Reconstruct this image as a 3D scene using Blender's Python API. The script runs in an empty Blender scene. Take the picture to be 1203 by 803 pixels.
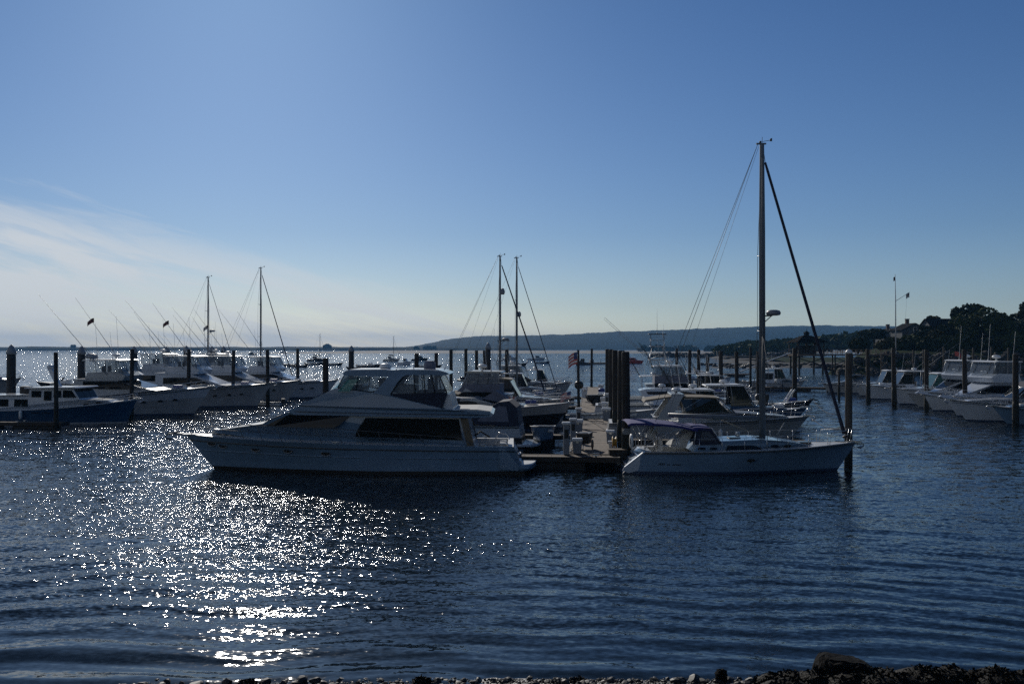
import bpy, math, random
import numpy as np
from mathutils import Vector, Matrix
random.seed(7)
sc = bpy.context.scene
COL = sc.collection
R = math.radians
pi = math.pi

# ---------------------------------------------------------------- camera model used to place things in metres
H, F, CX, HY = 6.0, 1100.0, 601.5, 408.5      # eye height, focal length in photo pixels, principal column, horizon row
def gx(px, D): return (px - CX) / F * D        # sideways metres of photo column at distance D
def gz(py, D): return H - (py - HY) / F * D    # height of photo row at distance D
def wl(py): return H * F / (py - HY)           # distance of a point of the water surface

# ---------------------------------------------------------------- materials
MATS = {}
def mat(name, col, rough=0.5, metal=0.0, spec=0.5, vary=0.0, vscale=3.0, bump=0.0, bscale=20.0, coat=0.0, stretch=None, col2=None):
    m = bpy.data.materials.new(name); m.use_nodes = True
    nt = m.node_tree; b = nt.nodes['Principled BSDF']
    b.inputs['Base Color'].default_value = (*col, 1)
    b.inputs['Roughness'].default_value = rough
    b.inputs['Metallic'].default_value = metal
    b.inputs['Specular IOR Level'].default_value = spec
    b.inputs['Coat Weight'].default_value = coat
    if vary or bump:
        tc = nt.nodes.new('ShaderNodeTexCoord')
        src = tc.outputs['Object']
        if stretch:
            mp = nt.nodes.new('ShaderNodeMapping'); mp.inputs['Scale'].default_value = stretch
            nt.links.new(src, mp.inputs[0]); src = mp.outputs[0]
    if vary:
        n = nt.nodes.new('ShaderNodeTexNoise'); n.inputs['Scale'].default_value = vscale; n.inputs['Detail'].default_value = 6
        nt.links.new(src, n.inputs['Vector'])
        r = nt.nodes.new('ShaderNodeValToRGB')
        r.color_ramp.elements[0].position = 0.3; r.color_ramp.elements[1].position = 0.7
        c2 = col2 if col2 else tuple(c * (1 - vary) for c in col)
        r.color_ramp.elements[0].color = (*c2, 1); r.color_ramp.elements[1].color = (*col, 1)
        nt.links.new(n.outputs['Fac'], r.inputs[0]); nt.links.new(r.outputs[0], b.inputs['Base Color'])
    if bump:
        n2 = nt.nodes.new('ShaderNodeTexNoise'); n2.inputs['Scale'].default_value = bscale; n2.inputs['Detail'].default_value = 5
        nt.links.new(src, n2.inputs['Vector'])
        bp = nt.nodes.new('ShaderNodeBump'); bp.inputs['Strength'].default_value = bump; bp.inputs['Distance'].default_value = 0.05
        nt.links.new(n2.outputs['Fac'], bp.inputs['Height']); nt.links.new(bp.outputs[0], b.inputs['Normal'])
    MATS[name] = m
    return m
def clear(name, tint, alpha, rough=0.05):
    m = bpy.data.materials.new(name); m.use_nodes = True
    nt = m.node_tree; b = nt.nodes['Principled BSDF']; out = nt.nodes['Material Output']
    b.inputs['Base Color'].default_value = (*tint, 1); b.inputs['Roughness'].default_value = rough
    tr = nt.nodes.new('ShaderNodeBsdfTransparent'); mx = nt.nodes.new('ShaderNodeMixShader')
    tr.inputs[0].default_value = (0.9, 0.93, 0.95, 1)
    mx.inputs[0].default_value = alpha
    nt.links.new(tr.outputs[0], mx.inputs[1]); nt.links.new(b.outputs[0], mx.inputs[2]); nt.links.new(mx.outputs[0], out.inputs[0])
    MATS[name] = m
    return m
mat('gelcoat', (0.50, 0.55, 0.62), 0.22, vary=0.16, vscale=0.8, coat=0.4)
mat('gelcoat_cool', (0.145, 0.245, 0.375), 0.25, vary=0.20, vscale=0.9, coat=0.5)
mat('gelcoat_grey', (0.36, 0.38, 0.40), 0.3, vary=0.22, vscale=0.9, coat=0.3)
mat('gelcoat_cream', (0.50, 0.48, 0.42), 0.3, vary=0.12, vscale=0.9)
mat('deck', (0.62, 0.63, 0.62), 0.45, vary=0.15, vscale=2, bump=0.1, bscale=60)
mat('deck_tan', (0.42, 0.38, 0.31), 0.6, vary=0.2, vscale=2)
mat('navy_hull', (0.014, 0.062, 0.145), 0.2, vary=0.15)
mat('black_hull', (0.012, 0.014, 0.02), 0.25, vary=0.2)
mat('antifoul', (0.02, 0.018, 0.022), 0.6, vary=0.4, vscale=2)
mat('stripe', (0.03, 0.05, 0.10), 0.35)
mat('rubrail', (0.05, 0.055, 0.06), 0.5)
mat('dark_glass', (0.006, 0.008, 0.011), 0.06, spec=0.22)
mat('black', (0.012, 0.012, 0.013), 0.5, vary=0.3, vscale=6)
mat('steel', (0.55, 0.56, 0.57), 0.28, metal=0.9)
mat('alu', (0.36, 0.38, 0.40), 0.5, metal=0.6, vary=0.15, vscale=1.5)
mat('mast_paint', (0.13, 0.155, 0.185), 0.45, vary=0.2, vscale=1)
mat('wire', (0.10, 0.11, 0.12), 0.4, metal=0.5)
mat('navy_canvas', (0.02, 0.026, 0.055), 0.85, vary=0.3, vscale=4, bump=0.3, bscale=8)
mat('blue_canvas', (0.018, 0.021, 0.17), 0.85, vary=0.25, vscale=3, bump=0.4, bscale=5)
mat('grey_canvas', (0.14, 0.15, 0.20), 0.85, vary=0.25, vscale=3, bump=0.4, bscale=5)
mat('tan_canvas', (0.16, 0.13, 0.09), 0.85, vary=0.3, vscale=3, bump=0.4, bscale=5)
mat('white_canvas', (0.55, 0.55, 0.53), 0.85, vary=0.15, vscale=3, bump=0.4, bscale=5)
mat('white_plastic', (0.68, 0.69, 0.69), 0.4, vary=0.12, vscale=3)
mat('grey_plastic', (0.20, 0.23, 0.27), 0.5, vary=0.2, vscale=3)
mat('red_paint', (0.35, 0.03, 0.03), 0.5, vary=0.2)
mat('yellow_paint', (0.45, 0.26, 0.03), 0.5, vary=0.3)
mat('blue_plastic', (0.03, 0.06, 0.25), 0.5, vary=0.2)
mat('rope', (0.30, 0.27, 0.22), 0.9)
mat('dark_rope', (0.025, 0.025, 0.03), 0.9)
mat('flag_red', (0.45, 0.10, 0.09), 0.9)
mat('flag_white', (0.65, 0.62, 0.60), 0.9)
mat('flag_blue', (0.04, 0.06, 0.16), 0.9)
mat('flag_dark', (0.05, 0.035, 0.035), 0.9)
mat('flag_dim', (0.16, 0.05, 0.05), 0.9)
mat('piling', (0.034, 0.029, 0.025), 0.85, vary=0.6, vscale=2.2, bump=0.8, bscale=6, stretch=(3, 3, 0.35))
mat('piling_pale', (0.09, 0.08, 0.07), 0.85, vary=0.55, vscale=2.2, bump=0.8, bscale=6, stretch=(3, 3, 0.35))
mat('steel_pile', (0.018, 0.018, 0.022), 0.6, vary=0.4, vscale=1.5)
mat('pile_cap', (0.22, 0.25, 0.29), 0.5, vary=0.2)
mat('weed_band', (0.012, 0.014, 0.009), 0.8, vary=0.5, vscale=5, bump=0.6, bscale=12)
mat('timber', (0.16, 0.115, 0.078), 0.85, vary=0.5, vscale=1.5, bump=0.4, bscale=12, stretch=(0.4, 3, 3))
mat('float_black', (0.015, 0.014, 0.014), 0.7, vary=0.5, vscale=2)
clear('vinyl', (0.22, 0.25, 0.29), 0.30, 0.12)
clear('vinyl_grey', (0.22, 0.23, 0.26), 0.5, 0.2)
mat('rail_dark', (0.10, 0.11, 0.12), 0.4, metal=0.4)
mat('wet_timber', (0.035, 0.028, 0.022), .8, vary=.5, vscale=1.5)  # darker timber tone for dock edge boards and the pavilion frame
clear('green_glass', (0.08, 0.30, 0.26), 0.5, 0.05)
clear('green_tint', (0.05, 0.12, 0.11), 0.6, 0.05)
clear('tint_glass', (0.015, 0.02, 0.025), 0.86, 0.04)

# ---------------------------------------------------------------- mesh builder
class MB:
    def __init__(s): s.v = []; s.f = []; s.m = []; s.sm = []
    def add(s, vs, fs, mi=0, smooth=False):
        o = len(s.v); s.v.extend([tuple(p) for p in vs])
        for f in fs: s.f.append(tuple(o + i for i in f)); s.m.append(mi); s.sm.append(smooth)
    def box(s, x0, x1, y0, y1, z0, z1, mi=0, bev=0.0):
        if bev <= 0:
            vs = [(x0,y0,z0),(x1,y0,z0),(x1,y1,z0),(x0,y1,z0),(x0,y0,z1),(x1,y0,z1),(x1,y1,z1),(x0,y1,z1)]
            s.add(vs, [(0,3,2,1),(4,5,6,7),(0,1,5,4),(1,2,6,5),(2,3,7,6),(3,0,4,7)], mi)
        else:
            b = bev
            ring = lambda z, i: [(x0+i+b,y0+i,z),(x1-i-b,y0+i,z),(x1-i,y0+i+b,z),(x1-i,y1-i-b,z),(x1-i-b,y1-i,z),(x0+i+b,y1-i,z),(x0+i,y1-i-b,z),(x0+i,y0+i+b,z)]
            s.loft([ring(z0,b*.6), ring(z0+b,0), ring(z1-b,0), ring(z1,b*.6)], True, True, mi)
    def loft(s, rings, cap0=True, cap1=True, mi=0, smooth=False, closed=True):
        n = len(rings[0]); vs = [p for r in rings for p in r]; fs = []
        for k in range(len(rings)-1):
            for i in range(n if closed else n-1):
                j = (i+1) % n
                fs.append((k*n+i, k*n+j, (k+1)*n+j, (k+1)*n+i))
        if cap0: fs.append(tuple(reversed(range(n))))
        if cap1: fs.append(tuple((len(rings)-1)*n+i for i in range(n)))
        s.add(vs, fs, mi, smooth)
    def tube(s, pts, r, n=6, mi=0, r1=None, smooth=True):
        pts = [Vector(p) for p in pts]; rings = []
        for k, p in enumerate(pts):
            if k == 0: d = pts[1]-pts[0]
            elif k == len(pts)-1: d = pts[-1]-pts[-2]
            else: d = (pts[k+1]-p).normalized() + (p-pts[k-1]).normalized()
            d.normalize()
            a = Vector((0,0,1)) if abs(d.z) < 0.9 else Vector((1,0,0))
            u = d.cross(a).normalized(); w = d.cross(u)
            rr = r if r1 is None else r + (r1-r)*k/(len(pts)-1)
            rings.append([p + (u*math.cos(2*pi*i/n) + w*math.sin(2*pi*i/n))*rr for i in range(n)])
        s.loft(rings, True, True, mi, smooth)
    def lathe(s, prof, c=(0,0,0), n=14, mi=0, smooth=True, axis='z'):
        rings = []
        for r, z in prof:
            rr = max(r, 1e-4)
            ring = []
            for i in range(n):
                a = 2*pi*i/n; x, y = rr*math.cos(a), rr*math.sin(a)
                p = (x, y, z) if axis == 'z' else ((z, x, y) if axis == 'x' else (y, z, x))
                ring.append((p[0]+c[0], p[1]+c[1], p[2]+c[2]))
            rings.append(ring)
        s.loft(rings, True, True, mi, smooth)
    def prism(s, poly, wfun, mi=0):
        """polygon in (x,z), spread to both sides by half width wfun(x,z)"""
        n = len(poly)
        vs = [(x, wfun(x,z), z) for x, z in poly] + [(x, -wfun(x,z), z) for x, z in poly]
        fs = [tuple(range(n)), tuple(reversed(range(n, 2*n)))] + [(i, n+i, n+(i+1)%n, (i+1)%n) for i in range(n)]
        s.add(vs, fs, mi)
    def plate(s, pts, t, mi=0):
        """planar polygon of 3-D points given thickness t along its normal"""
        P = [Vector(p) for p in pts]; nrm = Vector((0,0,0))
        for i in range(len(P)):
            a, b = P[i], P[(i+1) % len(P)]
            nrm += a.cross(b)
        nrm.normalize()
        s.loft([[p - nrm*t*0.5 for p in P], [p + nrm*t*0.5 for p in P]], True, True, mi)
    def build(s, name, mats, parent=None, loc=None):
        me = bpy.data.meshes.new(name)
        me.from_pydata(s.v, [], s.f); me.validate(verbose=False)
        if not isinstance(mats, (list, tuple)): mats = [mats]
        for m in mats: me.materials.append(MATS[m] if isinstance(m, str) else m)
        if len(me.polygons) == len(s.m):
            me.polygons.foreach_set('material_index', s.m); me.polygons.foreach_set('use_smooth', s.sm)
        me.update()
        fix_normals(me)
        o = bpy.data.objects.new(name, me); COL.objects.link(o)
        if parent: o.parent = parent
        if loc: o.location = loc
        return o
import bmesh
def fix_normals(me):
    bm = bmesh.new(); bm.from_mesh(me)
    bmesh.ops.recalc_face_normals(bm, faces=bm.faces)
    bm.to_mesh(me); bm.free()

def tag(o, label, cat, group=None, kind=None):
    if kind: o['kind'] = kind
    if label: o['label'] = label
    if cat: o['category'] = cat
    if group: o['group'] = group
    return o
def thing(name, label, cat, loc=(0,0,0), rz=0.0, group=None):
    o = bpy.data.objects.new(name, None); COL.objects.link(o)
    o.location = loc; o.rotation_euler = (0,0,rz); o.empty_display_size = 0.3
    return tag(o, label, cat, group)
def copy_tree(o, parent=None):
    c = o.copy(); COL.objects.link(c)
    if parent: c.parent = parent
    for ch in list(o.children): copy_tree(ch, c)
    return c
def fnoise(x, y, seed, octs):
    """cheap value field made of rotated sines; x, y arrays"""
    rs = np.random.RandomState(seed); out = np.zeros_like(x)
    for wlen, amp in octs:
        for k in range(3):
            a = rs.uniform(0, 2*np.pi); kk = 2*np.pi / (wlen*rs.uniform(0.75, 1.35))
            out += amp*np.sin(kk*(x*np.cos(a)+y*np.sin(a)) + rs.uniform(0, 6.28))/1.7
    return out
# ================================================================ camera, sun, sky, air
cam = bpy.data.cameras.new('camera'); co = bpy.data.objects.new('camera', cam); COL.objects.link(co)
co.location = (0, 0, H); co.rotation_euler = (R(90) + math.atan(7.0/F), 0, 0)
cam.sensor_width = 36.0; cam.lens = 36.0*F/1203.0; cam.clip_start = 0.1; cam.clip_end = 40000
sc.camera = co
SUN_AZ, SUN_EL = R(-16.3), R(26.0)            # left of straight ahead, above the frame
sdir = Vector((math.sin(SUN_AZ)*math.cos(SUN_EL), math.cos(SUN_AZ)*math.cos(SUN_EL), math.sin(SUN_EL)))
sl = bpy.data.lights.new('sun', 'SUN'); sl.energy = 4.0; sl.angle = R(0.5); sl.color = (1.0, 0.95, 0.87)
so = bpy.data.objects.new('sun', sl); COL.objects.link(so)
so.rotation_euler = (-sdir).to_track_quat('-Z', 'Y').to_euler()
w = bpy.data.worlds.new('World'); sc.world = w; w.use_nodes = True
nt = w.node_tree; bg = nt.nodes['Background']
sky = nt.nodes.new('ShaderNodeTexSky'); sky.sky_type = 'NISHITA'; sky.sun_disc = False
sky.sun_elevation = SUN_EL; sky.sun_rotation = SUN_AZ; sky.altitude = 0
sky.air_density = 1.0; sky.dust_density = 0.35; sky.ozone_density = 2.5
bg.inputs['Strength'].default_value = 0.062
# thin cirrus veil low on the sunward side: noise on the sky direction, stretched flat
N = nt.nodes.new; L = nt.links.new
tc = N('ShaderNodeTexCoord'); sep = N('ShaderNodeSeparateXYZ'); L(tc.outputs['Generated'], sep.inputs[0])
def mth(op, a, b=None, clamp=False):
    n = N('ShaderNodeMath'); n.operation = op; n.use_clamp = clamp
    for i, q in enumerate((a, b)):
        if q is None: continue
        if isinstance(q, (int, float)): n.inputs[i].default_value = q
        else: L(q, n.inputs[i])
    return n.outputs[0]
az = mth('ARCTAN2', sep.outputs['X'], sep.outputs['Y'])           # 0 straight ahead, negative to the left
el = mth('ARCSINE', sep.outputs['Z'])
cmb = N('ShaderNodeCombineXYZ'); L(mth('MULTIPLY', az, 2.2), cmb.inputs[0]); L(mth('MULTIPLY', mth('ADD', el, mth('MULTIPLY', az, 0.24)), 16.0), cmb.inputs[1])
cn = N('ShaderNodeTexNoise'); cn.inputs['Scale'].default_value = 2.4; cn.inputs['Detail'].default_value = 9; cn.inputs['Roughness'].default_value = 0.62; cn.inputs['Distortion'].default_value = 0.5
L(cmb.outputs[0], cn.inputs['Vector'])
# veil edge: falls from about 10 degrees at the far left to nothing near the middle
edge = mth('SUBTRACT', mth('ADD', mth('MULTIPLY', az, -0.225), 0.036), el)             # positive inside the veil
edge = mth('ADD', edge, mth('MULTIPLY', mth('SUBTRACT', cn.outputs['Fac'], 0.5), 0.085))
mask = mth('MULTIPLY', mth('ADD', mth('MULTIPLY', edge, 18.0), 0.12), 1.0, True)
wisps = mth('ADD', mth('MULTIPLY', mth('SUBTRACT', cn.outputs['Fac'], 0.42), 3.4), 0.50, True)
low = mth('SUBTRACT', 1.0, mth('MULTIPLY', el, -1.0), True)
fac = mth('MULTIPLY', mth('MULTIPLY', mask, wisps), 0.85)
tint = N('ShaderNodeMix'); tint.data_type = 'RGBA'; tint.blend_type = 'MULTIPLY'; tint.inputs['Factor'].default_value = 1.0
tr_ = N('ShaderNodeValToRGB'); tr_.color_ramp.elements[0].position = 0.0; tr_.color_ramp.elements[0].color = (1.20, 1.42, 1.80, 1)
tr_.color_ramp.elements[1].position = 0.34; tr_.color_ramp.elements[1].color = (0.50, 0.78, 1.17, 1)
e_ = tr_.color_ramp.elements.new(0.045); e_.color = (0.90, 1.07, 1.38, 1)
e_ = tr_.color_ramp.elements.new(0.12); e_.color = (0.68, 0.90, 1.24, 1)
e_ = tr_.color_ramp.elements.new(0.65); e_.color = (0.40, 0.60, 0.84, 1)
L(sep.outputs['Z'], tr_.inputs[0]); L(sky.outputs[0], tint.inputs['A']); L(tr_.outputs[0], tint.inputs['B'])      # the photograph's cool white balance
skyc = tint.outputs['Result']
mixc = N('ShaderNodeMix'); mixc.data_type = 'RGBA'
L(fac, mixc.inputs['Factor']); L(skyc, mixc.inputs['A']); mixc.inputs['B'].default_value = (14.2, 14.9, 15.6, 1)
L(mixc.outputs['Result'], bg.inputs['Color'])

vs = sc.view_settings; vs.view_transform = 'Standard'; vs.look = 'None'; vs.gamma = 1; vs.exposure = -0.45; vs.use_curve_mapping = False
sc.render.engine = 'CYCLES'
cy = sc.cycles
cy.use_denoising = False; cy.use_adaptive_sampling = False
cy.max_bounces = 6; cy.diffuse_bounces = 2; cy.glossy_bounces = 3; cy.transmission_bounces = 3; cy.transparent_max_bounces = 12; cy.volume_bounces = 0
cy.caustics_reflective = False; cy.caustics_refractive = False
cy.sample_clamp_indirect = 4.0

# ================================================================ water
def make_water():
    # fan-shaped sheet, finer near the shore; real waves in the mesh, ripples in the material
    ang = np.linspace(R(-62), R(62), 760)
    rad = np.concatenate([np.geomspace(11.0, 70.0, 620), np.geomspace(70.0, 5600.0, 190)[1:]])
    A, Rr = np.meshgrid(ang, rad)
    X = Rr*np.sin(A); Y = Rr*np.cos(A)
    rs = np.random.RandomState(3)
    Z = np.zeros_like(X)
    cell = np.maximum(Rr*(ang[1]-ang[0]), np.gradient(rad)[:, None]*np.ones_like(Rr))
    # short wind ripples from all about the wind direction
    for i in range(46):
        wlen = 0.2*(4.5**(i/45.0))                      # 0.2 .. 0.9 m
        a = R(90) + rs.normal(0, 0.75)                  # travel towards / away from the shore
        k = 2*np.pi/wlen
        slope = 0.014
        ph = k*(X*np.cos(a)+Y*np.sin(a)) + rs.uniform(0, 6.28)
        patch = 0.65 + 0.5*np.sin(X*rs.uniform(.05,.2)+rs.uniform(0,6))*np.sin(Y*rs.uniform(.05,.2)+rs.uniform(0,6))
        near = np.clip((Y-17.0)/12.0, 0.06, 1.0)
        Z += (slope/k)*np.sin(ph)*patch*near*np.clip(wlen/(2.5*cell)-0.6, 0, 1)
    # swell rolling on to the shore, crests bending with it
    bend = 0.0075*(X-1.0)**2 + 0.10*X + 0.10*np.sin(1.1*X+0.4*Y) + 0.05*np.sin(2.3*X-0.7*Y+1.0)
    for wlen, s, ph0, sk in ((1.62, 0.105, 0.3, 0.00), (1.05, 0.085, 2.0, 0.05), (2.6, 0.06, 4.0, -0.07), (0.68, 0.065, 1.0, 0.11), (0.43, 0.05, 3.0, -0.05), (0.3, 0.035, 5.0, 0.16)):
        k = 2*np.pi/wlen
        q = Y + bend + sk*X + 0.35*np.sin(X*0.31+ph0) + 0.2*np.sin(X*0.83+2*ph0)
        ampl = np.clip((36.0-Y)/12.0, 0.0, 1.0)*(0.55+0.45*np.sin(X*0.17+ph0*2+Y*0.13))
        Z += s/k*np.sin(k*q+ph0)*ampl*np.clip(wlen/(2.5*cell)-0.6, 0, 1)
    n, m = X.shape
    co_ = np.stack([X, Y, Z], -1).reshape(-1, 3).astype(np.float32)
    idx = np.arange(n*m).reshape(n, m)
    q = np.stack([idx[:-1,:-1], idx[:-1,1:], idx[1:,1:], idx[1:,:-1]], -1).reshape(-1, 4)
    me = bpy.data.meshes.new('water')
    me.vertices.add(n*m); me.vertices.foreach_set('co', co_.ravel())
    me.loops.add(q.size); me.loops.foreach_set('vertex_index', q.ravel().astype(np.int32))
    me.polygons.add(len(q)); me.polygons.foreach_set('loop_start', np.arange(0, q.size, 4, dtype=np.int32))
    me.polygons.foreach_set('loop_total', np.full(len(q), 4, dtype=np.int32))
    me.polygons.foreach_set('use_smooth', np.ones(len(q), dtype=bool))
    me.update()
    # face up
    if me.polygons[0].normal.z < 0: me.flip_normals()
    o = bpy.data.objects.new('water', me); COL.objects.link(o)
    tag(o, 'rippled dark blue harbour water glittering under a low sun', 'water', kind='structure')
    m = bpy.data.materials.new('sea_water'); m.use_nodes = True
    t = m.node_tree; b = t.nodes['Principled BSDF']
    b.inputs['Base Color'].default_value = (0.006, 0.012, 0.018, 1)
    b.inputs['IOR'].default_value = 1.33
    b.inputs['Roughness'].default_value = 0.05
    g = t.nodes.new('ShaderNodeNewGeometry'); sp = t.nodes.new('ShaderNodeSeparateXYZ'); t.links.new(g.outputs['Position'], sp.inputs[0])
    def vm(op, x, y):
        n = t.nodes.new('ShaderNodeVectorMath'); n.operation = op
        for i, q in enumerate((x, y)):
            if q is None: continue
            if isinstance(q, tuple): n.inputs[i].default_value = q
            else: t.links.new(q, n.inputs[i])
        return n.outputs[0]
    def ms(op, x, y):
        n = t.nodes.new('ShaderNodeMath'); n.operation = op
        for i, q in enumerate((x, y)):
            if isinstance(q, (int, float)): n.inputs[i].default_value = q
            else: t.links.new(q, n.inputs[i])
        return n.outputs[0]
    def nz(scale, det, st, rot=0.12, dist=0.0):
        mp = t.nodes.new('ShaderNodeMapping'); mp.inputs['Scale'].default_value = st; mp.inputs['Rotation'].default_value = (0, 0, rot)
        t.links.new(g.outputs['Position'], mp.inputs[0])
        n = t.nodes.new('ShaderNodeTexNoise'); n.inputs['Scale'].default_value = scale; n.inputs['Detail'].default_value = det; n.inputs['Roughness'].default_value = 0.55
        n.inputs['Distortion'].default_value = dist
        t.links.new(mp.outputs[0], n.inputs['Vector']); return n
    # slopes of the wind ripples, too short for the mesh: fine capillary ripples and longer chop
    fine = vm('SUBTRACT', nz(11.0, 3, (0.55, 1, 1)).outputs['Color'], (.5, .5, .5))
    chop = vm('SUBTRACT', nz(2.2, 3, (0.5, 1, 1), 0.2).outputs['Color'], (.5, .5, .5))
    # cat's paws: gusts roughen some bands of the water and leave others slick
    gust = ms('ADD', ms('MULTIPLY', nz(0.055, 3, (0.35, 1, 1), 0.1, 0.6).outputs['Fac'], 0.5), ms('MULTIPLY', nz(0.30, 3, (0.16, 1, 1), 0.22, 0.8).outputs['Fac'], 0.5))
    mr = t.nodes.new('ShaderNodeMapRange'); mr.inputs['From Min'].default_value = 0.40; mr.inputs['From Max'].default_value = 0.58
    mr.inputs['To Min'].default_value = 0.35; mr.inputs['To Max'].default_value = 1.0; t.links.new(gust, mr.inputs['Value'])
    def ramp(y0, y1, v0, v1):
        r = t.nodes.new('ShaderNodeMapRange'); r.inputs['From Min'].default_value = y0; r.inputs['From Max'].default_value = y1
        r.inputs['To Min'].default_value = v0; r.inputs['To Max'].default_value = v1; t.links.new(sp.outputs['Y'], r.inputs['Value']); return r.outputs[0]
    # the lee of the shore on the right lies smoother than the open left side
    lr = t.nodes.new('ShaderNodeMapRange'); lr.inputs['From Min'].default_value = -2.0; lr.inputs['From Max'].default_value = 13.0
    lr.inputs['To Min'].default_value = 1.0; lr.inputs['To Max'].default_value = 0.5; t.links.new(sp.outputs['X'], lr.inputs['Value']); lee = lr.outputs[0]
    sf = ms('MULTIPLY', ms('MULTIPLY', ms('MULTIPLY', ramp(17.5, 28.0, 0.30, 1.60), lee), mr.outputs[0]), 1.0)   # water by the beach is sheltered
    sch = ms('MULTIPLY', ms('ADD', ramp(19.0, 60.0, 0.10, 1.2), ramp(60.0, 160.0, 0.0, 1.5)), mr.outputs[0])
    def scaled(v, f):
        n = t.nodes.new('ShaderNodeVectorMath'); n.operation = 'SCALE'; t.links.new(v, n.inputs[0]); t.links.new(f, n.inputs['Scale']); return n.outputs[0]
    tot = vm('MULTIPLY', vm('ADD', scaled(fine, sf), scaled(chop, sch)), (1.35, 1.0, 0.0))
    nrm = vm('NORMALIZE', vm('ADD', g.outputs['Normal'], tot), None)
    t.links.new(nrm, b.inputs['Normal'])
    me.materials.append(m)
make_water()
# ================================================================ air
def make_haze():
    mb = MB(); mb.box(-4200, 4200, -110, 6200, -3.0, 85)
    o = mb.build('haze', [])
    m = bpy.data.materials.new('haze_air'); m.use_nodes = True; t = m.node_tree
    t.nodes.remove(t.nodes['Principled BSDF'])
    v = t.nodes.new('ShaderNodeVolumePrincipled'); v.inputs['Color'].default_value = (0.22, 0.55, 1.0, 1)
    v.inputs['Density'].default_value = 0.00012
    t.links.new(v.outputs[0], t.nodes['Material Output'].inputs['Volume'])
    o.data.materials.append(m)
    tag(o, 'thin pale blue air over the harbour', 'haze', kind='stuff')
make_haze()
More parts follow.
